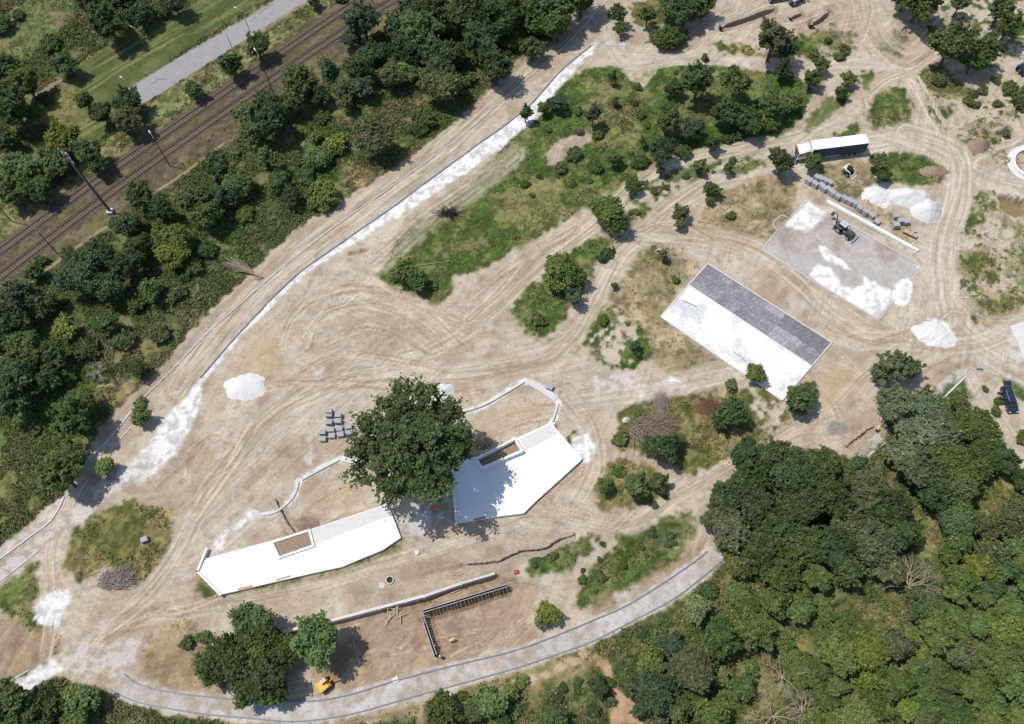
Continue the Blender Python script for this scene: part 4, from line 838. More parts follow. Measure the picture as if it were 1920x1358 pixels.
# ------------------------------------------------------------------ heaps
def heap(x, y, rx, ry, h, label, seed, m_='heap', az=0, lobes=1, name='gravel_heap', cat='gravel heap'):
    q = P(x, y); s = mpp(x, y); RX = rx*s; RY = ry*s; n = 56; me_v = []; U = np.linspace(-1.25, 1.25, n); xx, yy = np.meshgrid(U*RX, U*RY)
    nz = fbm(xx+seed*13, yy, 2.2, seed, 4)-.5; ang = np.arctan2(yy/RY, xx/RX); r0c = np.hypot(xx/RX, yy/RY); rr = r0c+np.minimum(r0c, 1.2)**2*.6*(fbm(np.cos(ang)*1.6+seed, np.sin(ang)*1.6, 1, seed+5, 3)-.5)+nz*.3
    hz = h*np.clip(1-rr, -.4, 1)**1 if False else h*np.where(rr < 1, (1-rr)**.85 if lobes else (1-rr), -.35*np.minimum(rr-1, 1))
    hz = np.nan_to_num(hz, nan=-.3)+.16*(fbm(xx, yy, .9, seed+9, 3)-.5)*(rr < 1)*min(1, h)
    ca, sa = math.cos(az), math.sin(az); keep = (rr < 1.12); idx = -np.ones(xx.shape, int); vs = []; 
    idx[keep] = np.arange(keep.sum()); gxs = xx*ca-yy*sa; gys = xx*sa+yy*ca
    zz = hz+sample(Z, q[0]+gxs, q[1]+gys)-.0
    vs = np.stack([gxs[keep], gys[keep], zz[keep]], -1); fs = []
    for i in range(n-1):
        for j in range(n-1):
            f = (idx[i, j], idx[i, j+1], idx[i+1, j+1], idx[i+1, j])
            if min(f) >= 0: fs.append(f)
    o = MB(); o.v = [tuple(map(float, v)) for v in vs]; o.f = [tuple(int(k) for k in f) for f in fs]; o = o.build(name, M[m_], smooth=True); o.location = (q[0], q[1], 0)
    return tag(o, label, cat)
heap(459, 727, 38, 27, 1.1, 'rounded white gravel heap left of centre on the dirt', 3, az=.15); heap(832, 738, 25, 20, 1.5, 'white gravel heap just above the big tree', 4)
heap(1646, 366, 27, 19, 1.0, 'broken up lowest and leftmost white heap of the three by the paver row', 5); heap(1705, 372, 36, 20, 2.6, 'long middle white heap of the three by the paver row', 6, az=-.3); heap(1737, 397, 26, 23, 2.8, 'tall rounded right white heap of the three by the paver row', 7)
heap(1752, 628, 36, 26, .9, 'spread out white gravel heap at the road fork on the right', 8, az=-.3); heap(1762, 645, 12, 7, .5, 'small white remnant heap below the spread heap at the fork', 18)
heap(92, 1165, 20, 8, .5, 'curved ridge of pale gravel in the lower left', 9, az=-.2); heap(1690, 549, 12, 11, .5, 'small ring shaped white heap at the corner of the unfinished court', 10)
heap(908, 830, 18, 12, 1.3, 'brown earth heap between the big tree and the right planter', 11, 'soil', name='earth_heap', cat='earth heap'); heap(1835, 275, 20, 13, 1.3, 'brown earth heap on the weedy ground at the upper right', 12, 'soil', name='earth_heap', cat='earth heap')
heap(1752, 322, 26, 13, .8, 'low earth mound inside the small grass island at the right', 13, 'soil', az=-.1, name='earth_heap', cat='earth heap'); heap(573, 985, 26, 14, .9, 'low brown earth mound above the left planter', 14, 'soil', name='earth_heap', cat='earth heap')
heap(1248, 845, 7, 5, .8, 'white sack of rubble among the bushes below the brush pile', 15, 'white2', name='rubble_sack', cat='sack'); heap(1174, 788, 7, 6, .8, 'pale round boulder left of the big brush pile', 16, 'stone', name='boulder', cat='boulder'); heap(485, 523, 8, 5, .7, 'dark clod of earth at the upper kerb', 17, 'soil', name='earth_clod', cat='earth heap')

# ------------------------------------------------------------------ manholes
def ring(x, y, r, h, label, m_='conc', lid=None):
    q = P(x, y); g = gz(q[0], q[1]); t = thing('manhole', label, 'manhole', (q[0], q[1], g)); n = 24; mb = MB(); vs = []; fs = []
    for i in range(n):
        a = 2*math.pi*i/n; c_, s_ = math.cos(a), math.sin(a)
        vs += [(r*c_, r*s_, -.5), (r*c_, r*s_, h), (r*.78*c_, r*.78*s_, h), (r*.78*c_, r*.78*s_, -.9)]
    for i in range(n):
        j = (i+1) % n
        for k in range(3): fs.append((4*i+k, 4*j+k, 4*j+k+1, 4*i+k+1))
    mb.add(vs, fs).build('ring', M[m_], t); MB().tube((0, 0, .02), (0, 0, .06), r*.79, n=20).build('shaft_floor', M['black'], t)
    if lid: MB().tube((lid[0], lid[1], .02), (lid[0]+.05, lid[1], .2), .55, .55, 16).build('lid', M['white2'], t)
ring(731, 1088, .75, .35, 'open concrete manhole with its white lid beside it', lid=(-1.5, -.9)); ring(1234, 474, .6, .4, 'small white concrete ring in the weeds near the track fork', 'white2'); ring(1512, 1275, .1, .1, 'x') if 0 else None
q = P(782, 1037); tag(MB().tube((0, 0, -.1), (0, 0, .35), .42, .4, 14).build('manhole_cover', M['white']), 'small white round cover on the dirt below the terraces', 'cover').location = (q[0], q[1], gz(q[0], q[1]))
q = P(742, 1275); tag(MB().box((0, 0, .12), (1.1, 1.0, .3), .4).build('drain_box', M['white2']), 'small white drain box beside the curved path kerb', 'drain box').location = (q[0], q[1], gz(q[0], q[1]))
q = P(968, 1073); tag(MB().box((0, 0, .25), (.9, .7, .5), .2, (.9, .9)).build('crate', M['red']), 'small red crate at the right end of the retaining wall', 'crate').location = (q[0], q[1], gz(q[0], q[1]))
# round white basin at the right edge
q = P(1936, 308); t = thing('round_basin', 'white oval basin wall cut off by the right edge of the picture', 'basin', (q[0], q[1], 0)); n = 64; vs = []; fs = []
s = mpp(1930, 300); RX, RY = 33*s, 31*s
for i in range(n):
    a = 2*math.pi*i/n; c_, s_ = math.cos(a), math.sin(a); vs += [(RX*c_, RY*s_, -1.2), (RX*c_, RY*s_, .7), ((RX-.45)*c_, (RY-.45)*s_, .7), ((RX-.45)*c_, (RY-.45)*s_, -1.2), ((RX+1.1)*c_, (RY+1.1)*s_, .12), ((RX+1.1)*c_, (RY+1.1)*s_, -.4), ((RX+.01)*c_, (RY+.01)*s_, .12)]
f2 = []
for i in range(n):
    j = (i+1) % n; fs += [(7*i, 7*j, 7*j+1, 7*i+1), (7*i+1, 7*j+1, 7*j+2, 7*i+2), (7*i+2, 7*j+2, 7*j+3, 7*i+3)]; f2 += [(7*i+6, 7*j+6, 7*j+4, 7*i+4), (7*i+4, 7*j+4, 7*j+5, 7*i+5)]
o = MB(); o.add(vs, fs).build('wall', M['white'], t); o = MB(); o.add(vs, f2).build('footing', M['white2'], t)
q0 = PP([(1893, 612), (1960, 590), (1960, 720), (1918, 672), (1908, 640)], .15); tag(MB().prism([(p[0], p[1]) for p in q0], -.1, .15).build('white_slab', M['white2']), 'white concrete slab cut off by the right edge, above the dark car', 'slab')

# ------------------------------------------------------------------ vehicles
def wheel(t, x, y, r, w_=.28, name='wheel', rim=True, z=None):
    z = r if z is None else z
    wh = MB().tube((x, y-w_/2, z), (x, y+w_/2, z), r, n=16).build(name, M['black'], t)
    if rim:
        s = 1 if y > 0 else -1
        MB().tube((x, y+s*w_*.3, z), (x, y+s*(w_/2+.015), z), r*.58, n=12).build('rim', M['grey'], wh)
# articulated truck
za = 4.0
C_ = P(1629.8, 268.4, za); A_ = P(1623.7, 251.1, za); B_ = P(1526.2, 281.1, za); Fr = P(1492, 291, 2.6)
Lt = math.dist(C_, B_); Wt = 2.5; az = math.atan2(B_[1]-C_[1], B_[0]-C_[0])
nrm = (math.cos(az-math.pi/2), math.sin(az-math.pi/2)); mid = ((C_[0]+A_[0])/2, (C_[1]+A_[1])/2)
t = thing('articulated_truck', 'articulated truck with a long white roofed trailer and dark navy sides', 'truck', (mid[0], mid[1], 0), az)
Wt = math.dist(C_, A_)
MB().box((Lt/2, 0, 3.96), (Lt, Wt, .1)).build('trailer_roof', M['trailer'], t)
MB().box((Lt/2, Wt/2-.03, 2.5), (Lt-.04, .05, 2.75)).build('side_curtain', M['navy'], t); MB().box((Lt/2, -Wt/2+.03, 2.5), (Lt-.04, .05, 2.75)).build('side_curtain', M['navy'], t)
MB().box((.03, 0, 2.5), (.06, Wt-.12, 2.75)).build('rear_door', M['trailer'], t); MB().box((Lt-.03, 0, 2.5), (.06, Wt-.12, 2.75)).build('front_wall', M['trailer'], t)
MB().box((Lt/2, 0, 1.05), (Lt, Wt-.1, .16)).box((Lt/2-.5, .45, .8), (Lt-1, .12, .34)).box((Lt/2-.5, -.45, .8), (Lt-1, .12, .34)).build('chassis', M['steel'], t)
for x in (1.6, 2.8, 4.0):
    for s in (-1, 1): wheel(t, x, s*(Wt/2-.22), .5, .36)
for s in (-1, 1): MB().box((Lt*.6, s*(Wt/2-.08), .8), (3.2, .05, .5)).build('side_guard', M['grey'], t)
cx = Lt+.55; CL = 2.5
cb = MB(); cb.side([(cx, 1.0), (cx+CL, 1.0), (cx+CL+.02, 1.9), (cx+CL-.18, 3.0), (cx+CL-.5, 3.15), (cx, 3.55)], -1.22, 1.22); cb.build('cab', M['trailer'], t)
MB().side([(cx+.1, 3.5), (cx+CL-.6, 3.12), (cx+CL-.8, 3.3), (cx+.1, 3.9)], -1.05, 1.05).build('roof_deflector', M['trailer'], t)
MB().side([(cx+CL+.03, 1.95), (cx+CL+.06, 1.95), (cx+CL-.10, 2.95), (cx+CL-.14, 2.95)], -1.1, 1.1).build('windscreen', M['glass'], t)
MB().box((cx+CL+.1, 0, .75), (.25, 2.4, .6), 0).build('bumper', M['grey'], t); MB().box((cx+CL+.05, 0, 1.45), (.08, 1.7, .6)).build('grille', M['black'], t)
for s in (-1, 1):
    MB().box((cx+CL*.7, s*1.235, 2.35), (.9, .03, .75)).build('side_window', M['glass'], t); MB().box((cx+CL-.1, s*1.5, 2.5), (.1, .22, .7)).build('mirror', M['black'], t); MB().box((cx+CL+.2, s*.95, .85), (.06, .4, .2)).build('headlight', M['lamp'], t)
    wheel(t, cx+CL-.8, s*1.05, .5, .32); wheel(t, cx-.9, s*1.0, .5, .5)
    MB().box((cx-.05, s*1.2, 2.3), (.6, .04, 2.2)).build('side_fairing', M['trailer'], t)
MB().box((cx-.6, 0, .75), (2.6, .9, .3)).build('tractor_frame', M['steel'], t)

def car(loc, az, label, L=5.0, W=1.95, H=1.72, paint_='carblue', doors=True, cat='car', name='parked_car'):
    t = thing(name, label, cat, loc, az); h = L/2
    prof = [(-h, .45), (-h+.02, .95), (-h+.15, 1.08), (h-1.35, 1.08), (h-.35, .92), (h-.02, .75), (h, .4), (h-.3, .3), (-h+.2, .3)]
    b = MB(); n = len(prof); vs = []
    for y, k in ((-W/2, 0), (-W/2+.02, 1), (W/2-.02, 1), (W/2, 0)):
        pass
    b.side(prof, -W/2+.06, W/2-.06); b.side([(x*.985, min(z, .86)) for x, z in prof], -W/2, W/2); b.build('body', M[paint_], t)
    MB().box((-.35, 0, 1.33), (L*.60, W*.9, .55), 0, (.84, .82), (-.08, 0)).build('windows', M['glass'], t)
    MB().box((-.45, 0, H-.06), (L*.50, W*.76, .12), 0, (.92, .9)).build('roof', M[paint_], t)
    MB().box((h-1.32, 0, 1.22), (.72, W*.8, .03), 0).build('windscreen_cowl', M['glass'], t)
    for s in (-1, 1):
        MB().box((h-.1, s*W*.36, .72), (.2, .36, .16)).build('headlight', M['lamp'], t); MB().box((-h+.02, s*W*.4, .85), (.08, .25, .3)).build('tail_light', M['red'], t)
        MB().box((h-1.55, s*(W/2+.1), 1.1), (.14, .24, .16)).build('mirror', M['black'], t)
        MB().box((-.45, s*W*.34, H+.02), (L*.42, .04, .05)).build('roof_rail', M['grey'], t)
        for x in (h-.95, -h+.95): wheel(t, x, s*(W/2-.10), .36, .24)
    MB().box((h-.02, 0, .62), (.06, W*.45, .18)).build('grille', M['black'], t)
    if doors:
        MB().box((-.15, -W/2-.55, .75), (.09, 1.0, .85), -.55+math.pi/2*0, (1, 1)).build('front_door', M[paint_], t)
        MB().box((-1.35, -W/2-.5, .78), (.09, .95, .85), -.5).build('rear_door', M[paint_], t)
        MB().box((-h-.35, 0, 1.75), (.95, W*.8, .07), 0, (1, 1)).build('tailgate', M[paint_], t)
        MB().box((-.75, -W/2+.02, .85), (1.7, .1, .6)).build('cabin_opening', M['cloth_dark'], t)
        MB().box((-.4, -W/2+.25, .75), (.5, .5, .15)).build('seat', M['cloth_white'], t)
    return t
q = P(1890, 752); az = head((1883, 728), (1898, 774)); car((q[0], q[1], gz(q[0], q[1])), az, 'dark blue estate car with its left doors and tailgate open, near the right edge', 5.4, 2.0)
q = P(1457, 0); car((q[0], q[1], 0), .15+math.pi, 'dark car cut off by the top edge above the long trench', 4.6, 1.85, doors=False)
# loader next to it at the top edge
def loader(loc, az, label, col='machgreen', L=5.6, hoe=True, cat='backhoe loader', name='backhoe_loader', fold=1.0):
    t = thing(name, label, cat, loc, az)
    MB().box((.9, 0, 1.15), (2.2, 1.0, .7), 0, (.92, .85)).build('bonnet', M[col], t); MB().box((-.6, 0, .75), (3.0, 1.1, .4)).build('chassis', M['steel'], t)
    MB().box((-.75, 0, 1.75), (1.5, 1.35, 1.6), 0, (.85, .85)).build('cab_glass', M['glass'], t); MB().box((-.75, 0, 2.62), (1.6, 1.45, .12)).build('cab_roof', M['grey'], t)
    fr = MB()
    for sx in (-1, 1):
        for sy in (-1, 1): fr.tube((-.75+sx*.75, sy*.68, 1), (-.75+sx*.65, sy*.6, 2.6), .05)
    fr.build('cab_frame', M['black'], t)
    for s in (-1, 1): wheel(t, 1.5, s*.85, .5, .35); wheel(t, -1.1, s*.9, .78, .45); MB().box((-1.1, s*.9, 1.62), (1.1, .5, .08)).build('fender', M[col], t)
    la = MB()
    for s in (-1, 1): la.tube((.3, s*.72, 1.5), (2.2, s*.72, 1.0), .09); la.tube((2.2, s*.72, 1.0), (2.75, s*.72, .45), .08)
    la.build('loader_arm', M[col], t)
    MB().side([(2.75, .1), (3.45, .05), (3.45, .12), (2.95, .25), (2.85, .95), (2.7, .95)], -1.15, 1.15).build('front_bucket', M['grey'], t)
    MB().tube((1.4, .2, 1.5), (1.4, .2, 2.1), .05).build('exhaust', M['black'], t)
    MB().box((.25, -.62, 1.2), (.5, .1, .35)).build('side_panel', M['machwhite'], t)
    if hoe:
        MB().box((-2.2, 0, .8), (.4, 1.9, .5)).build('hoe_frame', M['steel'], t)
        MB().tube((-2.4, 0, 1), (-3.1, .45, 3.0), .16, .13).build('boom', M['steel'], t); MB().tube((-3.1, .45, 3.0), (-4.2, .9, 2.3), .13, .1).build('dipper', M['steel'], t)
        MB().side([(-4.6, 1.2), (-4.0, 1.2), (-4.0, 1.9), (-4.25, 2.3), (-4.6, 1.9)], .65, 1.15).build('hoe_bucket', M['steel'], t)
        for s in (-1, 1): MB().tube((-2.2, s*.9, .8), (-2.3, s*1.25, .1), .07).build('stabiliser', M['steel'], t)
    return t
q = P(1582, 437); loader((q[0], q[1], .03), head((1563, 421), (1603, 452)), 'dark backhoe loader working on the grey bed of the unfinished court').scale = (1.0,)*3
q = P(1492, 4); loader((q[0], q[1], 0), .3, 'pale framed loader cut off by the top edge, beside the dark car', 'machwhite', hoe=False)
q = P(1917, 134); t = thing('farm_tractor', 'blue tractor half cut off by the right edge near the top', 'tractor', (q[0], q[1], 0), .4)
MB().box((1.0, 0, 1.2), (1.9, .8, .75), 0, (.9, .85)).build('bonnet', M['blue'], t); MB().box((-.5, 0, 1.9), (1.3, 1.3, 1.4), 0, (.85, .85)).build('cab_glass', M['glass'], t); MB().box((-.5, 0, 2.68), (1.4, 1.35, .12)).build('cab_roof', M['blue'], t)
MB().box((0, 0, .8), (3.2, .6, .4)).build('chassis', M['steel'], t)
for s in (-1, 1): wheel(t, 1.5, s*.75, .5, .3); wheel(t, -.7, s*.9, .85, .45); MB().box((-.7, s*.9, 1.75), (1.2, .5, .08)).build('fender', M['blue'], t)
# skid steer
q = P(1588, 324); t = thing('skid_steer_loader', 'small white skid steer loader parked on straw below the truck', 'skid steer', (q[0], q[1], gz(q[0], q[1])), head((1580, 318), (1597, 331)))
MB().box((-.55, 0, .95), (1.3, 1.3, .8), 0, (.9, .9)).build('body', M['machwhite'], t); MB().box((.25, 0, 1.45), (1.2, .95, 1.1), 0, (.9, .9)).build('cab', M['black'], t); MB().box((.2, 0, 2.04), (1.2, .9, .07)).build('cab_roof', M['glass'], t)
for s in (-1, 1):
    la = MB(); la.tube((-1.1, s*.78, 1.6), (.9, s*.78, 1.5), .12); la.tube((.9, s*.78, 1.5), (1.5, s*.78, .5), .10); la.build('lift_arm', M['machwhite'], t)
    for x in (-.55, .55): wheel(t, x, s*.8, .42, .3)
MB().side([(1.45, .1), (2.05, .08), (2.05, .15), (1.65, .25), (1.6, .7), (1.45, .7)], -.9, .9).build('bucket', M['machwhite'], t)
q = P(1647, 335); t = thing('trailer', 'small grey trailer half hidden under the tree right of the skid steer', 'trailer', (q[0], q[1], gz(q[0], q[1])), .5)
MB().box((0, 0, .6), (2.0, 1.3, .35)).build('body', M['grey'], t); MB().tube((1, 0, .5), (2.0, 0, .4), .05).build('drawbar', M['steel'], t)
for s in (-1, 1): wheel(t, 0, s*.75, .33, .2)
# compact excavator
q = P(612, 1284); t = thing('mini_excavator', 'small yellow excavator parked half under the trees by the curved path', 'excavator', (q[0], q[1], gz(q[0], q[1])), head((604, 1290), (622, 1275)))
for s in (-1, 1):
    MB().side([(-1.1, .25), (-.9, .05), (.9, .05), (1.1, .25), (1.1, .4), (.9, .6), (-.9, .6), (-1.1, .4)], s*.75-.18, s*.75+.18).build('track', M['black'], t)
MB().box((0, 0, .45), (1.2, 1.1, .25)).build('undercarriage', M['steel'], t)
bd = MB(); bd.side([(-1.35, .7), (-1.5, .95), (-1.45, 1.5), (-1.1, 1.7), (.2, 1.7), (.7, 1.2), (.8, .7)], -.85, .85); bd.build('body', M['yellow'], t)
MB().box((.15, .38, 1.75), (1.1, .85, 1.3), 0, (.85, .85)).build('cab', M['yellow'], t); MB().box((.2, .38, 1.95), (1.14, .89, .55), 0, (.92, .92)).build('window', M['glass'], t); MB().box((.15, .38, 2.43), (.8, .6, .06)).build('roof_hatch', M['grey'], t)
MB().tube((.8, -.2, 1.1), (1.9, -.2, 2.4), .14, .12).build('boom', M['yellow'], t); MB().tube((1.9, -.2, 2.4), (2.7, -.2, 1.2), .11, .08).build('dipper', M['yellow'], t); MB().side([(2.5, .6), (2.9, .6), (3.0, 1.1), (2.6, 1.25)], -.45, .05).build('bucket', M['steel'], t)
MB().tube((-.9, -.5, 1.7), (-.9, -.5, 2.0), .05).build('exhaust', M['black'], t)

# ------------------------------------------------------------------ people
def skin_mesh(name, pts, edges, radii, m_, root=0, parent=None, sub=1):
    me = bpy.data.meshes.new(name); me.from_pydata(pts, edges, []); o = bpy.data.objects.new(name, me); COLL.objects.link(o)
    sk = o.modifiers.new('skin', 'SKIN'); 
    for i, r in enumerate(radii): me.skin_vertices[0].data[i].radius = (r, r) if not isinstance(r, tuple) else r
    me.skin_vertices[0].data[root].use_root = True
    sb = o.modifiers.new('sub', 'SUBSURF'); sb.levels = sub; sb.render_levels = sub
    dg = bpy.context.evaluated_depsgraph_get(); m2 = bpy.data.meshes.new_from_object(o.evaluated_get(dg)); bpy.data.objects.remove(o)
    m2.name = name; m2.materials.clear(); m2.materials.append(m_); m2.polygons.foreach_set('use_smooth', [True]*len(m2.polygons))
    o = bpy.data.objects.new(name, m2); COLL.objects.link(o)
    if parent: o.parent = parent
    return o
def person(x, y, az, label, bend=0.0, vest='hivis', trousers='cloth_dark', helmet='white', step=.12):
    q = P(x, y); t = thing('person', label, 'person', (q[0], q[1], gz(q[0], q[1])), az, 'site workers')
    hz = .92; sb, cb = math.sin(bend), math.cos(bend)
    up = lambda d, y_=0: (d*sb, y_, hz+d*cb)
    hip = (0, 0, hz); chest = up(.35); neck = up(.55); headp = (up(.72)[0]+.04, 0, up(.72)[2]); 
    sl_, sr = up(.5, .2), up(.5, -.2); el = (sl_[0]+.10+.1*sb, .27, sl_[2]-.28); er = (sr[0]+.14+.1*sb, -.27, sr[2]-.26); hl = (el[0]+.2, .24, el[2]-.16-.1*sb); hr = (er[0]+.22, -.22, er[2]-.10-.12*sb)
    kl = (.06+step/2, .11, .48); kr = (.06-step/2, -.11, .48); fl = (step, .12, .07); fr_ = (-step, -.12, .07); tl = (step+.17, .13, .04); tr = (-step+.17, -.13, .04)
    pts = [hip, chest, neck, headp, sl_, el, hl, sr, er, hr, (0, .1, hz-.05), kl, fl, tl, (0, -.1, hz-.05), kr, fr_, tr]
    ed = [(0, 1), (1, 2), (2, 3), (2, 4), (4, 5), (5, 6), (2, 7), (7, 8), (8, 9), (0, 10), (10, 11), (11, 12), (12, 13), (0, 14), (14, 15), (15, 16), (16, 17)]
    rd = [.13, .15, .07, .10, .065, .045, .035, .065, .045, .035, .10, .07, .05, .045, .10, .07, .05, .045]
    skin_mesh('body', pts, ed, rd, M['skin'], 0, t)
    skin_mesh('trousers', [hip, pts[10], kl, fl, pts[14], kr, fr_], [(0, 1), (1, 2), (2, 3), (0, 4), (4, 5), (5, 6)], [.155, .12, .09, .075, .12, .09, .075], M[trousers], 0, t)
    skin_mesh('jacket', [up(.02), chest, up(.5), sl_, el, sr, er], [(0, 1), (1, 2), (2, 3), (3, 4), (2, 5), (5, 6)], [.165, .185, .12, .09, .062, .09, .062], M[vest], 0, t)
    hb = MB(); n = 12
    for i in range(3):
        r0_, r1_ = (.135, .125, .08, 0.02)[i:i+2]; z0_, z1_ = (0, .06, .115, .13)[i:i+2]; hb.tube((headp[0], 0, headp[2]+.03+z0_), (headp[0], 0, headp[2]+.03+z1_), r0_, r1_, n)
    hb.tube((headp[0]+.03, 0, headp[2]+.02), (headp[0]+.03, 0, headp[2]+.04), .16, .15, n).build('helmet', M[helmet], t)
    return t
person(1589, 289, 2.4, 'worker in hi-vis jacket standing beside the navy side of the truck', 0); person(844, 1201, .3, 'worker in pale hi-vis clothing bending over inside the excavated pit', 1.0, 'hivis', 'cloth_white')
person(820, 1213, 2.8, 'dark clothed worker bending at the lower leg of the formwork', .8, 'cloth_dark', 'cloth_dark', 'hivis'); person(830, 1234, 2.6, 'worker with pale helmet crouched below the end of the formwork', .6, 'cloth_dark', 'cloth_dark')
person(1740, 735, .5, 'worker in yellow hi-vis top beside the small stone strip on the right', .5); person(1641, 809, .8, 'worker in hi-vis vest by the trench under the willow crowns', .7)

# ------------------------------------------------------------------ brush, dead wood
def sticks(x, y, rx, ry, n, h, label, m_='deadwood', seed=1, L=(1, 3), r=.04, name='brush_pile', cat='brush pile', az=None, spread=3.14):
    q = P(x, y); s = mpp(x, y); rng = random.Random(seed); mb = MB(); g = gz(q[0], q[1])
    for i in range(n):
        a = rng.uniform(0, 6.28); rr = math.sqrt(rng.random()); px_ = rx*s*rr*math.cos(a); py_ = ry*s*rr*math.sin(a); z = h*(1-rr)*rng.uniform(.3, 1)+.05
        d = (az if az is not None else rng.uniform(0, 6.28))+rng.uniform(-spread, spread); l = rng.uniform(*L); e_ = rng.uniform(-.15, .5)
        p0 = Vector((px_, py_, z)); p1 = p0+Vector((math.cos(d)*l/2, math.sin(d)*l/2, e_*l/2)); p2 = p1+Vector((math.cos(d+rng.uniform(-.5, .5))*l/2, math.sin(d+rng.uniform(-.5, .5))*l/2, rng.uniform(-.3, .3)*l/2))
        if p2.z < .02: p2.z = .02
        rr_ = r*rng.uniform(.5, 1.5); mb.tube(p0, p1, rr_, rr_*.7, 4, False); mb.tube(p1, p2, rr_*.7, rr_*.3, 4, False)
    o = mb.build(name, M[m_]); o.location = (q[0], q[1], g); return tag(o, label, cat)
sticks(1214, 806, 42, 26, 420, 1.5, 'large grey pile of cut branches among the grass right of the right terrace', seed=3, az=-.6, spread=1.3, L=(1.2, 5), r=.05, m_='brush'); sticks(1330, 765, 36, 14, 260, 1.0, 'reddish brown pile of cut branches above the big brush pile', seed=4, az=-.4, spread=1.2, m_='rust', L=(.8, 2.2))
sticks(1240, 765, 12, 18, 260, 1.6, 'purplish upright bundle of twigs on top of the big brush pile', seed=5, az=1.7, spread=.5, r=.03); sticks(214, 1091, 32, 16, 260, 1.1, 'pile of dead branches and logs on the lower left grass', seed=6, az=.5, spread=.9, r=.07, m_='deadwood'); sticks(180, 1077, 20, 3, 6, .4, 'single pale fallen branch left of the dead branch pile', seed=8, az=.0, spread=.15, r=.07, m_='deadwood2', name='fallen_branch', cat='branch')
sticks(842, 402, 16, 9, 110, 1.1, 'charred black stump and tangle on the bright meadow', seed=9, m_='char', L=(.8, 3.2), r=.06, name='burnt_stump', cat='stump')
def bare_tree(x, y, R, h, label, m_='deadwood2', seed=1, tilt=(0, 0), n=9, name='dead_tree', lie=False):
    q = P(x, y); rng = random.Random(seed); g = gz(q[0], q[1]); t = thing(name, label, 'dead tree', (q[0], q[1], g))
    tr = MB(); br = MB(); top = Vector((tilt[0], tilt[1], h*.35)); tr.tube((0, 0, -.2), top, .25, .17)
    tr.build('trunk', M[m_], t)
    def grow(p, d, l, r, k):
        p1 = p+d*l; br.tube(p, p1, r, r*.65, 5, False)
        if k == 0: return
        for _ in range(rng.choice((2, 3, 3))):
            dd_ = (d+Vector((rng.uniform(-.7, .7), rng.uniform(-.7, .7), rng.uniform(-.45, .4)))).normalized()
            if p1.z < .8: dd_.z = abs(dd_.z)
            grow(p1, dd_, l*rng.uniform(.6, .85), r*.6, k-1)
    for i in range(n):
        a = 6.28*i/n+rng.uniform(-.3, .3); e_ = rng.uniform(.1, .9); d = Vector((math.cos(a)+tilt[0]*.4, math.sin(a)+tilt[1]*.4, e_)).normalized(); grow(top*rng.uniform(.6, 1), d, R*.33, .10, 4)
    br.build('branches', M[m_], t); return t
bare_tree(1690, 1112, 6.0, 6, 'large bare dead tree with pale branches in the lower right wood', seed=3, tilt=(1.2, 1.2), n=9); bare_tree(1462, 1272, 5, 5, 'grey bare thicket at the bottom edge right of centre', 'deadwood2', 5, n=8); bare_tree(1445, 1345, 5, 5, 'pale bare thicket cut off by the bottom edge', 'deadwood2', 7, n=8)
bare_tree(1500, 1330, 3.2, 4, 'small bare bush right of the pale bottom thicket', 'deadwood2', 8); bare_tree(1845, 1070, 3, 5, 'small bare grey snag in the right wood', 'deadwood', 9, n=5); bare_tree(1880, 1125, 2.6, 5, 'tall bare pale snag near the right edge of the wood', 'deadwood', 10, n=5); bare_tree(1600, 1035, 2.6, 5, 'grey leafless crown among the dense dark trees', 'deadwood', 11, n=6)
bare_tree(188, 703, 2.6, 2.5, 'brownish leafless shrub on the bank left of the dirt road', 'deadwood', 12, n=10); bare_tree(1245, 478, 2.4, 3, 'thin half bare tree beside the small concrete ring', 'deadwood', 13, n=6)
q = P(492, 522); t = thing('fallen_tree', 'fallen tree with pale leafy twigs lying across the bank above the upper kerb', 'fallen tree', (q[0], q[1], .3), head((492, 522), (410, 488)))
MB().tube((0, 0, .1), (6, 0, .8), .22, .12).build('trunk', M['deadwood'], t); br = MB(); rng = random.Random(5)
for i in range(170):
    s = rng.uniform(1.5, 6); a = rng.uniform(-.5, .5); l = rng.uniform(1, 4.5); p0 = Vector((s, 0, .1+s*.11)); d = Vector((math.cos(a), math.sin(a), rng.uniform(-.1, .4))); br.tube(p0, p0+d*l, .05, .015, 4, False)
br.build('branches', M['deadwood2'], t)
p0 = P(782, 498, .3); p1 = P(843, 490, .3); tag(MB().tube(p0, p1, .09, .06).build('fallen_pole', M['deadwood2']), 'thin pale fallen trunk on the meadow right of the round willow', 'log')

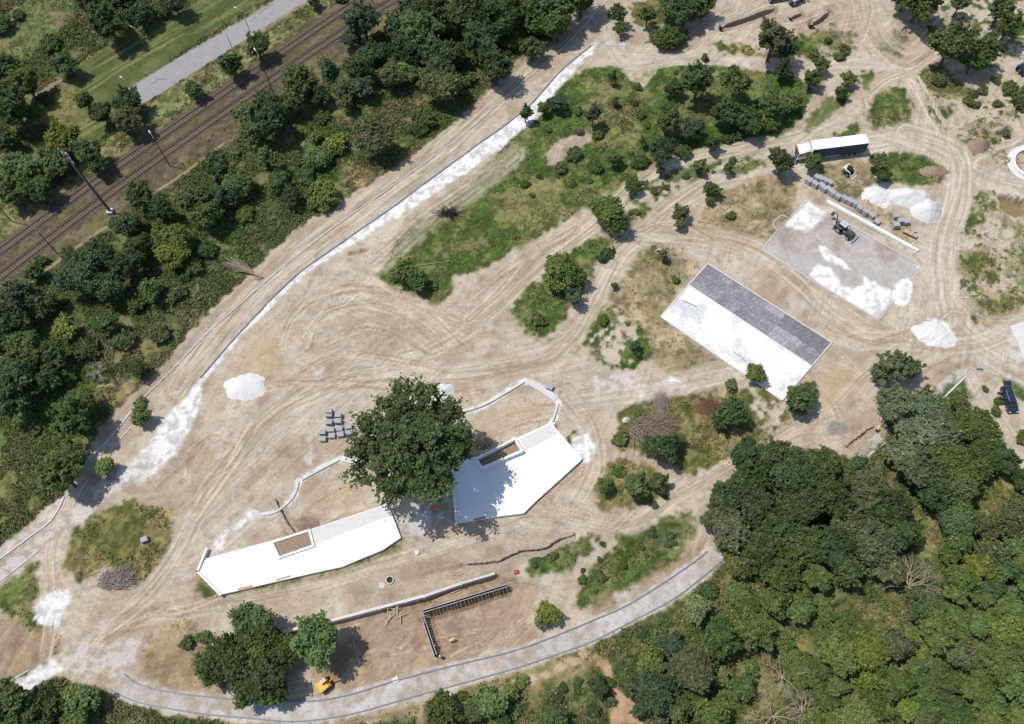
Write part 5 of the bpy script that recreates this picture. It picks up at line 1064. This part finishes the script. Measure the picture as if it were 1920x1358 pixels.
# ------------------------------------------------------------------ trees: crown prototypes
def crown_mesh(name, hz, cz, nl, lr, nleaf, leaf, seed, low=-.5, lumps=7, droop=.35):
    """leafy sprays: every spray is a small elongated cluster of leaves pushed out to a lumpy envelope"""
    rs = np.random.RandomState(seed)
    L = rs.normal(size=(lumps, 3)); L[:, 2] = np.abs(L[:, 2])*.8+.05; L /= np.linalg.norm(L, axis=1)[:, None]; amp = rs.uniform(.45, 1, lumps)
    d = rs.normal(size=(nl*4, 3)); d /= np.linalg.norm(d, axis=1)[:, None]; d = d[d[:, 2] > low][:nl]; nl = len(d)
    ang = np.arccos(np.clip(d@L.T, -1, 1)); E = .50+.56*(np.exp(-(ang/.46)**2)*amp).max(1)+rs.uniform(-.05, .08, nl)
    f = np.where(rs.rand(nl) < .72, rs.uniform(.80, 1.0, nl), rs.uniform(.35, .8, nl))
    S = np.array([1, 1, hz]); tip = d*(E*f)[:, None]*S
    ax = d+np.array([0, 0, droop])+rs.normal(size=(nl, 3))*.28; ax /= np.linalg.norm(ax, axis=1)[:, None]
    ln = rs.uniform(lr[0], lr[1], nl); rd = ln*rs.uniform(.26, .42, nl)
    k = rs.randint(0, nl, nleaf); u = rs.rand(nleaf)**.8
    off = rs.normal(size=(nleaf, 3))*.55*(rd[k]*(.35+.9*np.sin(np.pi*np.clip(u, .06, 1))))[:, None]; off[:, 2] *= .7
    p = tip[k]-ax[k]*(u*ln[k])[:, None]+off; n = nleaf
    nr = d[k]*.35+rs.normal(size=(n, 3))*.5; nr[:, 2] += .8; nr /= np.linalg.norm(nr, axis=1)[:, None]
    a = np.cross(nr, ax[k]+rs.normal(size=(n, 3))*.7); a /= np.linalg.norm(a, axis=1)[:, None]; b = np.cross(nr, a)
    s = leaf*rs.uniform(.5, 1.3, n)[:, None]; p[:, 2] += cz; p[:, 2] = np.maximum(p[:, 2], .04)
    V = np.stack([p-a*s*.6, p-b*s, p+a*s*.6+nr*s*.1, p+b*s], 1).reshape(-1, 3)
    lv = np.clip(.5+.5*(rs.rand(nl)[k]-.5)+.45*(rs.rand(n)-.5), 0, 1); return V, np.repeat(lv, 4), (L*amp[:, None]*S*.75+np.array([0, 0, cz])).tolist()+(tip[:30]*.85+np.array([0, 0, cz])).tolist(), n
LEAFM = M['leaf']; PROTO = {}
def proto(kind, size, var):
    key = (kind, size, var)
    if key in PROTO: return PROTO[key]
    leaf, nleaf = {'S': (.15, 1700), 'M': (.082, 5600), 'L': (.055, 12000)}[size]; sd = {'round': 10, 'tall': 30, 'bush': 50, 'sparse': 70, 'willow': 90}[kind]+{'S': 0, 'M': 3, 'L': 6}[size]*3+var*101
    nl = {'S': 60, 'M': 190, 'L': 400}[size]; lr = {'S': (.34, .6), 'M': (.22, .42), 'L': (.15, .32)}[size]; lumps = {'S': 5, 'M': 8, 'L': 11}[size]; droop = .35
    if kind == 'round': pr = dict(hz=.95, cz=1.05)
    elif kind == 'tall': pr = dict(hz=1.7, cz=1.75); nl = int(nl*1.3); nleaf = int(nleaf*1.3)
    elif kind == 'bush': pr = dict(hz=.62, cz=.38, low=-.15); lumps += 3
    elif kind == 'willow': pr = dict(hz=.85, cz=.95, low=-.35); lr = (lr[0]*1.25, lr[1]*1.3); droop = .6; lumps += 2
    else: pr = dict(hz=.9, cz=1.25); nl = int(nl*.4); nleaf = int(nleaf*.5)
    V, lv, C, n = crown_mesh('crown', nl=nl, lr=lr, nleaf=nleaf, leaf=leaf, seed=sd, lumps=lumps, droop=droop, **pr)
    me = bpy.data.meshes.new('crown'); me.vertices.add(len(V)); me.vertices.foreach_set('co', V.reshape(-1).astype(np.float32)); me.loops.add(n*4); me.loops.foreach_set('vertex_index', np.arange(n*4, dtype=np.int32))
    me.polygons.add(n); me.polygons.foreach_set('loop_start', (np.arange(n)*4).astype(np.int32)); me.polygons.foreach_set('loop_total', np.full(n, 4, np.int32)); me.update()
    at = me.attributes.new('lv', 'FLOAT', 'POINT'); at.data.foreach_set('value', lv.astype(np.float32)); me.materials.append(LEAFM)
    rs = random.Random(sd); tb = MB(); cz = pr['cz']; top = Vector((rs.uniform(-.08, .08), rs.uniform(-.08, .08), cz*.75)); tb.tube((0, 0, -.12), top, .075, .045, 7)
    for c in list(C)[:{'S': 5, 'M': 11, 'L': 18}[size]]:
        c = Vector(c); s = top*rs.uniform(.45, 1.0); mid = s.lerp(c, .5)+Vector((0, 0, -.05)); tb.tube(s, mid, .034, .022, 5, False); tb.tube(mid, c, .022, .008, 5, False)
    tm = bpy.data.meshes.new('trunk'); tm.from_pydata(tb.v, [], tb.f); tm.update(); tm.materials.append(M['bark'])
    PROTO[key] = (me, tm, pr); return PROTO[key]
HUE = {'d': ((.070, .104, .036), 'dark green'), 'm': ((.100, .148, .044), 'mid green'), 'l': ((.142, .196, .058), 'light green'), 'y': ((.176, .218, .046), 'yellow green'), 'o': ((.126, .148, .062), 'olive green'),
       'b': ((.070, .114, .052), 'bluish green'), 'g': ((.178, .216, .112), 'pale grey green'), 'n': ((.15, .115, .065), 'brownish')}
FORM = {'r': ('round', 'tree'), 't': ('tall', 'slender tree'), 'u': ('bush', 'shrub'), 's': ('sparse', 'open tree'), 'w': ('willow', 'leafy tree')}
TREES = []
def T(s):
    for tok in s.split():
        x, y, r, k, h = tok.split(','); TREES.append((float(x), float(y), float(r), k, h))
# x,y of the crown in the photograph, crown radius, form, hue
T('105,32,55,r,d 198,40,38,r,d 265,26,27,r,b 300,22,20,u,m 25,72,30,r,d 95,80,22,u,m 8,130,30,r,d 45,155,34,r,m 122,122,25,r,b 142,150,18,u,d 160,188,22,r,m 62,212,20,r,m 18,200,45,r,d 5,262,26,r,d 190,214,24,r,d 238,188,30,r,d 238,226,31,r,o')
T('118,262,36,w,y 160,285,30,r,m 98,305,34,w,m 42,318,38,w,m 18,352,34,r,m 70,352,30,w,m 180,305,24,r,d 0,45,24,u,m 110,232,18,u,o 145,225,15,u,o 362,168,20,r,m 430,120,27,r,d 482,86,28,r,m 325,5,26,r,d 230,-5,30,r,d 165,0,28,r,d 587,3,15,r,d 640,-2,13,u,d')
T('680,40,42,s,b 660,70,26,w,b 697,100,30,r,b 677,125,34,r,b 732,142,30,r,o 785,58,38,r,m 742,55,28,r,b 817,20,36,r,d 848,58,17,u,y 862,28,34,r,d 905,20,40,r,d 902,78,36,r,b 927,125,32,r,d 822,112,34,r,d 852,104,24,r,d 832,162,37,w,o 942,45,30,r,m 760,95,30,r,b 790,100,26,r,d 960,75,24,u,m 885,50,30,r,d 770,20,28,r,b')
T('560,152,38,r,m 617,135,22,t,b 642,165,25,r,o 510,225,40,r,d 500,198,34,r,m 545,195,30,r,m 650,192,20,s,o 600,180,24,r,d 680,165,26,r,b 705,262,44,r,o 690,240,26,r,m 792,222,26,u,m 783,245,15,u,d 605,362,40,u,l 600,300,34,u,l 628,275,30,u,y 547,367,24,r,d 500,305,30,r,m 520,340,26,r,m 575,330,22,u,m 480,250,32,r,m 460,215,28,r,m')
T('262,365,30,r,m 302,392,28,r,d 240,422,28,w,b 218,420,22,u,m 370,378,40,r,d 262,462,32,r,d 330,448,34,w,m 322,475,36,w,y 392,400,34,r,m 440,345,36,w,m 408,312,34,r,m 420,370,28,r,b 180,482,38,w,b 150,518,42,w,b 200,540,38,w,b 285,540,28,w,l 240,500,34,r,d 40,560,40,r,b 15,600,36,r,b 82,572,30,w,m 120,618,28,w,y 50,655,40,w,m')
T('8,645,34,r,d 100,665,32,r,d 200,608,26,r,m 295,625,26,u,o 35,705,42,r,d 20,745,36,r,d 90,715,30,r,d 262,692,20,r,d 330,550,24,u,m 250,570,26,u,m 160,655,30,u,d 230,640,26,u,o 135,785,42,s,m 150,760,30,w,m 112,892,40,s,m 130,865,30,w,m 195,876,20,w,l 263,782,20,w,l 264,755,13,u,l 120,700,28,u,m 385,470,24,u,m 460,400,22,u,y 360,500,24,u,m 345,520,18,u,d')
T('985,8,36,r,m 1040,20,38,r,m 1005,42,30,r,m 1046,48,27,r,m 998,92,22,w,o 962,28,30,r,d 1010,-10,30,r,m 1090,-5,34,r,m 1160,25,20,s,m 1165,52,14,s,m 1215,28,18,s,m 1258,12,28,r,m 1285,22,28,r,d 1318,8,22,r,m 1257,75,28,u,m 1235,68,18,u,m 1322,108,8,u,m 1148,145,9,t,b 1152,190,9,r,d 985,212,13,t,d 1045,192,18,r,b 1020,202,14,r,m 1112,215,15,t,b 1120,253,12,u,m')
T('1310,150,40,s,m 1380,155,38,s,m 1265,165,18,r,d 1360,212,28,r,d 1252,225,26,r,m 1255,205,16,r,m 1405,228,26,r,m 1300,242,22,r,b 1335,268,16,r,d 1240,285,26,r,b 1155,298,17,r,m 1078,288,16,u,m 1118,312,16,u,m 1200,302,16,u,m 1205,264,10,s,d 1310,312,15,r,m 1365,314,13,s,m 1240,320,11,s,d 1186,345,17,w,m 1280,285,16,u,m 1380,250,14,u,d 1050,318,14,u,m 985,345,10,u,m')
T('1452,70,44,s,o 1475,95,26,s,m 1540,122,15,r,m 1522,148,16,r,m 1466,130,18,r,d 1592,148,14,r,l 1576,172,13,r,m 1482,190,20,w,l 1450,202,26,r,m 1446,234,15,r,m 1728,2,36,r,d 1700,-8,24,r,m 1800,6,18,s,o 1745,55,9,s,d 1785,82,36,r,m 1850,95,30,s,m 1828,110,26,r,m 1878,18,28,s,o 1892,48,25,s,m 1895,165,14,u,m 1915,185,18,u,m 1467,306,22,r,d 1455,285,13,r,m 1525,302,17,r,m 1650,305,19,s,o 1655,330,14,r,d 1760,150,14,u,o')
T('1140,398,30,w,l 1128,385,22,w,y 1158,418,24,w,m 1334,354,16,w,m 1330,375,10,w,m 1276,400,17,r,m 1276,420,13,r,m 1370,404,9,u,m 1052,505,32,w,l 1040,525,26,w,l 1075,520,24,w,m 1076,556,20,s,b 1140,474,14,u,b 1128,485,10,u,b 1153,537,8,r,m 1244,478,13,s,o 1266,524,9,u,m 1190,652,14,r,b 1130,602,12,u,m 1010,600,14,u,m 762,508,26,w,l 780,525,22,w,m 742,520,14,u,m 812,535,10,u,m')
T('1162,822,17,u,l 1372,775,32,w,m 1350,790,20,w,m 1247,842,30,r,d 1225,835,22,r,m 1270,825,18,w,m 1135,910,19,r,m 1160,885,14,u,m 1190,912,28,r,m 1232,905,22,r,o 1372,722,14,u,o 1417,700,20,r,l 1502,742,32,s,m 1495,760,24,w,m 1515,735,20,w,o 1680,690,42,s,o 1650,700,26,s,o 1712,690,28,s,m')
T('1680,760,36,w,g 1728,768,34,w,g 1745,815,42,w,g 1700,800,32,w,g 1797,752,20,w,m 1830,800,34,w,m 1852,822,28,w,l 1810,790,26,w,m 1700,852,38,w,g 1762,850,38,w,m 1792,880,42,w,m 1832,862,34,w,m 1880,860,26,r,d 1722,880,40,r,o 1790,912,38,w,m 1745,920,34,r,d 1918,820,14,u,m 1916,900,20,r,d 1797,975,34,w,m 1800,1010,28,w,m 1902,980,28,w,o 1770,960,24,r,m')
T('1398,850,34,r,d 1448,858,38,r,d 1482,892,44,w,d 1552,862,30,r,m 1402,900,38,r,d 1358,932,36,r,d 1420,950,44,r,d 1500,950,44,w,d 1560,928,42,r,d 1622,922,44,r,o 1662,952,42,r,d 1372,1000,40,r,o 1430,1030,42,r,d 1502,1022,44,w,m 1562,1030,40,r,d 1640,1020,44,w,o 1692,1000,34,r,d 1342,972,28,r,o 1385,1058,28,w,o 1462,1080,34,r,m 1590,1078,32,r,d 1662,1065,32,r,o 1530,885,38,r,d 1600,880,28,r,m 1460,990,40,r,d 1590,980,40,w,o 1530,1080,30,r,m')
T('1027,1150,24,w,y 1018,1162,18,w,l 1307,1140,27,w,g 1350,1192,38,r,m 1420,1180,36,r,m 1260,1208,24,r,b 1222,1245,32,w,y 1300,1262,42,w,o 1225,1305,42,r,b 1190,1285,24,r,d 1122,1290,20,r,d 1035,1345,25,w,m 1112,1332,14,u,d 1390,1290,26,w,l 1332,1345,34,w,l 1270,1330,30,r,m 830,1332,34,w,m 918,1318,34,w,l 890,1330,24,w,m 1203,1190,13,u,d 1330,1105,20,u,m 1380,1110,26,u,l 1400,1140,24,w,m 1450,1130,30,r,m 1185,1245,18,u,m')
T('475,1168,42,w,m 430,1240,46,w,d 398,1255,34,w,m 500,1270,46,r,d 525,1222,34,w,m 470,1290,36,w,m 592,1205,50,r,l 515,1292,32,w,m 480,1215,44,w,m 20,1322,40,r,m 62,1342,34,r,d 92,1325,30,r,d 150,1312,30,w,l 140,1345,26,w,m 350,1205,14,u,m 380,1195,14,u,m')
BIG = (780, 835, 112, 's', 'd')
rng = random.Random(77)
def inpoly(x, y, pl):
    c = False; j = len(pl)-1
    for i in range(len(pl)):
        if (pl[i][1] > y) != (pl[j][1] > y) and x < (pl[j][0]-pl[i][0])*(y-pl[i][1])/(pl[j][1]-pl[i][1])+pl[i][0]: c = not c
        j = i
    return c
def fill(pl, n, r0_, r1_, kinds, hues, sep=.85):
    xs = [p[0] for p in pl]; ys = [p[1] for p in pl]; got = 0
    for _ in range(n*40):
        if got >= n: break
        x = rng.uniform(min(xs), max(xs)); y = rng.uniform(min(ys), max(ys)); r = rng.uniform(r0_, r1_)
        if not inpoly(x, y, pl): continue
        if any(math.hypot(x-t[0], y-t[1]) < sep*(r+t[2])*.75 for t in TREES): continue
        TREES.append((x, y, r, rng.choice(kinds), rng.choice(hues))); got += 1
fill([(1480, 1090), (1640, 1180), (1720, 1150), (1800, 1060), (1940, 1000), (1940, 1370), (1500, 1370), (1540, 1300), (1440, 1200)], 64, 18, 38, 'rwwuu', 'mllyoml', .78)
fill([(1740, 1020), (1850, 960), (1940, 900), (1940, 1060), (1800, 1080)], 14, 18, 30, 'wru', 'mmo')
fill([(1160, 1230), (1420, 1210), (1480, 1370), (1200, 1370)], 14, 14, 26, 'wu', 'mol')
fill([(-10, 520), (100, 480), (300, 420), (420, 300), (520, 180), (640, 160), (700, 120), (760, 180), (680, 300), (500, 330), (380, 480), (300, 590), (100, 700), (-10, 760)], 10, 12, 22, 'uuw', 'lmm')
fill([(640, 60), (760, 0), (1080, -10), (1040, 60), (960, 110), (880, 150), (760, 160)], 8, 13, 22, 'ruu', 'ml')
fill([(-10, 0), (90, 60), (60, 150), (140, 230), (100, 400), (-10, 380)], 4, 12, 20, 'uu', 'mo')
fill([(0, 720), (170, 690), (200, 760), (100, 900), (0, 800)], 5, 8, 15, 'u', 'mlo')
fill([(1040, 150), (1180, 130), (1460, 140), (1440, 240), (1200, 310), (1000, 380), (930, 310)], 22, 5, 11, 'u', 'mmod')
fill([(1740, 130), (1930, 120), (1930, 260), (1800, 240)], 8, 6, 12, 'u', 'mo'); fill([(990, 1060), (1110, 1010), (1290, 965), (1290, 1010), (1130, 1120)], 16, 5, 10, 'u', 'bmm')
fill([(980, 1290), (1140, 1240), (1150, 1358), (960, 1358)], 10, 6, 14, 'u', 'mod'); fill([(1100, 1010), (1280, 900), (1300, 950)], 2, 6, 9, 'u', 'm'); fill([(1480, 100), (1600, 60), (1600, 110)], 4, 7, 12, 'u', 'mo')
fill([(1160, 430), (1200, 340), (1420, 290), (1250, 370)], 9, 4, 8, 'u', 'mo'); fill([(820, 1300), (980, 1275), (960, 1358), (800, 1358)], 6, 10, 18, 'wu', 'lm')
fill([(1800, 700), (1930, 690), (1930, 900), (1880, 830)], 4, 6, 12, 'u', 'm')

CLEAR = [[(1700, 955), (1745, 935), (1770, 1000), (1760, 1060), (1715, 1040)], [(1845, 880), (1900, 885), (1905, 960), (1868, 1010), (1838, 960)], [(1605, 1125), (1680, 1105), (1705, 1165), (1650, 1200)], [(1490, 1190), (1530, 1200), (1530, 1245), (1500, 1240)],
         [(1430, 1240), (1510, 1270), (1490, 1358), (1400, 1358)], [(1560, 1290), (1605, 1280), (1600, 1340), (1550, 1340)], [(130, 150), (250, 75), (330, 60), (340, 110), (240, 165), (200, 180), (150, 190)], [(70, 215), (130, 180), (150, 230), (100, 250)],
         [(-20, 850), (90, 800), (95, 860), (60, 960), (-20, 1010)], [(0, 55), (60, 20), (100, -20), (150, -20), (110, 60), (20, 95)]]
TREES = [q for q in TREES if not any(inpoly(q[0], q[1], c) for c in CLEAR)]
def r2m(x, y, r): return r*mpp(x, y)
info = []
for (x, y, r, k, h) in TREES:
    R_ = r2m(x, y, r)*(1.17 if y > 720 else (1.02 if x < 760 else (1.0 if k == 's' and r > 25 else 1.24))); kind = FORM[k][0]; size = 'S' if R_ < 2.1 else ('M' if R_ < 3.9 else 'L')
    rr = random.Random(int(x*31+y*17)); var = rr.randrange({'round': 4, 'willow': 4, 'sparse': 3, 'bush': 3, 'tall': 2}[kind] if size != 'L' else 3)
    me, tm, pr = proto(kind, size, var); hs = rr.uniform(.9, 1.12)
    cz = pr['cz']*R_*hs; q = P(x, y, cz*1.0)
    t = thing('tree' if k != 'u' else 'shrub', 'x', 'tree' if k != 'u' else 'shrub', (q[0], q[1], gz(q[0], q[1])), rr.uniform(0, 6.28)); t.scale = (R_, R_, R_*hs)
    c_ = bpy.data.objects.new('crown' if k != 'u' else 'foliage', me); COLL.objects.link(c_); c_.parent = t; col = HUE[h][0]; v = rr.uniform(.82, 1.2); c_.color = (col[0]*v*rr.uniform(.9, 1.15), col[1]*v, col[2]*v*rr.uniform(.8, 1.2), 1)
    c2 = bpy.data.objects.new('trunk' if k != 'u' else 'stem', tm); COLL.objects.link(c2); c2.parent = t
    t['group'] = 'trees around the site' if k != 'u' else 'shrubs around the site'; info.append((t, x, y, R_, k, h))
# the big central tree, built from its own larger crown
V, lv, C, n = crown_mesh('crown', hz=.66, cz=1.3, nl=380, lr=(.11, .27), nleaf=24000, leaf=.027, seed=8, low=-.3, lumps=22)
R_ = r2m(*BIG[:3]); q = P(BIG[0]-8, BIG[1]-2, 1.3*R_)
V[:, 0] *= 1.0; 
me = bpy.data.meshes.new('crown'); me.vertices.add(len(V)); me.vertices.foreach_set('co', V.reshape(-1).astype(np.float32)); me.loops.add(n*4); me.loops.foreach_set('vertex_index', np.arange(n*4, dtype=np.int32))
me.polygons.add(n); me.polygons.foreach_set('loop_start', (np.arange(n)*4).astype(np.int32)); me.polygons.foreach_set('loop_total', np.full(n, 4, np.int32)); me.update()
at = me.attributes.new('lv', 'FLOAT', 'POINT'); at.data.foreach_set('value', lv.astype(np.float32)); me.materials.append(LEAFM)
t = thing('tree', 'huge dark green spreading tree standing alone in the centre between the white terraces', 'tree', (q[0], q[1], 0)); t.scale = (R_*1.2, R_*1.2, R_)
o = bpy.data.objects.new('crown', me); COLL.objects.link(o); o.parent = t; o.color = (.078, .112, .038, 1)
tb = MB(); top = Vector((0, 0, .95)); tb.tube((0, 0, -.05), top, .05, .035, 10); rs = random.Random(4)
for c in list(C)[:60]:
    c = Vector(c); s = top*rs.uniform(.5, 1.0); mid = s.lerp(c, .5)+Vector((0, 0, -.04)); tb.tube(s, mid, .018, .011, 6, False); tb.tube(mid, c, .011, .003, 5, False)
o = tb.build('trunk', M['bark'], t)

# ---- labels for trees: looks, then where it stands among its neighbours
LM = [('tall railway mast', 207, 398), ('asphalt road end', 255, 180), ('white-roofed truck', 1560, 275), ('backhoe loader', 1582, 435), ('huge central tree', 780, 835), ('dark paved court', 1400, 610), ('big brush pile', 1218, 808), ('yellow mini excavator', 612, 1283),
      ('left white terrace', 560, 1040), ('dark car', 1888, 750), ('bare dead tree', 1690, 1112), ('fallen tree', 450, 500), ('formwork', 820, 1160), ('railway lamp pole', 318, 311), ('round white basin', 1915, 305), ('charred stump', 842, 402),
      ('round white heap', 459, 727), ('pale road lamp', 469, 60), ('hooked top kerb', 1150, 70), ('dead branch pile', 214, 1091), ('lone paver stack', 270, 1011), ('small concrete ring', 1234, 474), ('bottom edge thicket', 1445, 1345), ('blue tractor', 1917, 134),
      ('top left corner', 0, 0), ('bottom right corner', 1920, 1358), ('bottom left corner', 0, 1358), ('top right corner', 1920, 0), ('red crate', 968, 1073), ('long white beam', 1636, 424)]
SIDE = ['right of', 'above', 'left of', 'below']
def sector(dx, dy): return int(((math.degrees(math.atan2(-dy, dx))+45) % 360)//90)
cells = {}
for li, (nm, lx_, ly_) in enumerate(LM):
    for ii, (t, x, y, *_r) in enumerate(info):
        cells.setdefault((li, sector(x-lx_, y-ly_)), []).append((math.hypot(x-lx_, y-ly_), ii))
best = {}
for key, lst in cells.items():
    for k_, (d, ii) in enumerate(sorted(lst)):
        sc_ = k_*12+d*.12
        if ii not in best or sc_ < best[ii][0]: best[ii] = (sc_, key, k_)
def ordn(k): return ORD[k] if k < 20 else '%d%s' % (k+1, {1: 'st', 2: 'nd', 3: 'rd'}.get((k+1) % 10, 'th') if (k+1) % 100 not in (11, 12, 13) else 'th')
for ii, (t, x, y, R_, k, h) in enumerate(info):
    _, (li, sec), k_ = best[ii]; szw = 'small' if R_ < 1.6 else ('' if R_ < 3 else ('broad' if R_ < 4.4 else 'very broad'))
    what = FORM[k][1]; pos = ('nearest' if k_ == 0 else ordn(k_)+' nearest')
    t['label'] = ' '.join(('%s %s %s, %s %s the %s' % (szw, HUE[h][1], what, pos, SIDE[sec], LM[li][0])).split())

# ------------------------------------------------------------------ ground cover
rs = np.random.RandomState(12)
def cover(name, n, label_sel, size, seed):
    rs = np.random.RandomState(seed); x = rs.uniform(-132, 138, n*5); y = rs.uniform(4, 200, n*5); px, py = topx(x, y)
    ok = (px > -25) & (px < 1945) & (py > -25) & (py < 1383); x, y, px, py = x[ok], y[ok], px[ok], py[ok]
    wv = sample(WEED, x, y); cl = fbm(x, y, 3.0, 201, 3); pr = np.clip(wv**1.6*1.1*sstep(.40, .60, cl+wv*.08), 0, 1); ok = rs.rand(len(x)) < pr; x, y, wv, cl = x[ok][:n], y[ok][:n], wv[ok][:n], cl[ok][:n]
    n = len(x); z = sample(Z, x, y); c = sample(COL, x, y); K = 5
    s = size*rs.uniform(.5, 1.5, n)*(.6+.9*wv)*(0.6+cl)
    ang = rs.uniform(0, 6.28, (n, K)); el = rs.uniform(.15, 1.1, (n, K)); rr = rs.uniform(.1, .7, (n, K))*s[:, None]
    cx_ = x[:, None]+np.cos(ang)*rr; cy_ = y[:, None]+np.sin(ang)*rr; cz_ = z[:, None]+s[:, None]*rs.uniform(.15, .75, (n, K))
    nr = np.stack([np.cos(ang)*np.cos(el), np.sin(ang)*np.cos(el), np.sin(el)], -1); a = np.cross(nr, rs.normal(size=nr.shape)); a /= np.linalg.norm(a, axis=-1)[..., None]; b = np.cross(nr, a)
    p = np.stack([cx_, cy_, cz_], -1); ls = (s[:, None]*rs.uniform(.25, .5, (n, K)))[..., None]
    V = np.stack([p-a*ls, p-b*ls*.6, p+a*ls, p+b*ls*.6], 2).reshape(-1, 3)
    cc = c/np.maximum(c.sum(1, keepdims=True), 1e-3)*.33; gr = np.array([.105, .140, .048]); yel = rs.rand(n, 1)
    dryw = np.clip((c[:, :1]/np.maximum(c[:, 1:2], 1e-3)-.85)*4, 0, 1)
    base = gr*(1-dryw)+np.array([.24, .21, .12])*dryw; base = base*(1-.45)+cc*.45*np.array([1, 1, .9]); base *= (.65+.7*rs.rand(n, 1)); base[:, 0:1] *= (.85+.35*yel)
    cv = np.repeat(base, K, 0)*(.8+.4*rs.rand(n*K, 1)); cv = np.repeat(cv, 4, 0)
    me = bpy.data.meshes.new(name); nq = n*K; me.vertices.add(nq*4); me.vertices.foreach_set('co', V.reshape(-1).astype(np.float32)); me.loops.add(nq*4); me.loops.foreach_set('vertex_index', np.arange(nq*4, dtype=np.int32))
    me.polygons.add(nq); me.polygons.foreach_set('loop_start', (np.arange(nq)*4).astype(np.int32)); me.polygons.foreach_set('loop_total', np.full(nq, 4, np.int32)); me.update()
    ca = me.color_attributes.new('col', 'FLOAT_COLOR', 'POINT'); ca.data.foreach_set('color', np.concatenate([cv, np.ones((len(cv), 1))], 1).reshape(-1).astype(np.float32))
    me.materials.append(M['weed']); o = bpy.data.objects.new(name, me); COLL.objects.link(o); return tag(o, kind='stuff')
M['weed'] = mat('weed_leaves', rough=.8, attr='col', spec=.15)
o = cover('weeds', 150000, None, .27, 5); tag(o, 'low weeds and tall grass growing over the open ground', 'weeds')
# loose clods and stones
rs = np.random.RandomState(3); rb = MB(); cnt = 0
x = rs.uniform(-125, 130, 60000); y = rs.uniform(6, 192, 60000); px, py = topx(x, y); rg = sample(ROUGH, x, y); ww = sample(WEED, x, y); cl = fbm(x, y, 6, 401, 3)
for i in range(len(x)):
    if cnt > 5200: break
    if not (-10 < px[i] < 1930 and -10 < py[i] < 1368) or ww[i] > .5 or (px[i] < 620 and py[i] < 400): continue
    if rs.rand() > .03+.45*min(1, rg[i])+.5*max(0, cl[i]-.56)*2: continue
    if lv[0] is None: break
    s = rs.uniform(.06, .20); zz = float(sample(Z, x[i:i+1], y[i:i+1])[0]); rb.box((x[i], y[i], zz+s*.2), (s*rs.uniform(.8, 1.8), s, s*.8), rs.uniform(0, 3), (.6, .6)); cnt += 1
tag(rb.build('clods_and_stones', M['stone2'] if 'stone2' in M else mat('clods', (.33, .26, .19), .95, noise=.3, nscale=.4)), 'loose clods and stones scattered over the bare dirt', 'stones', kind='stuff')
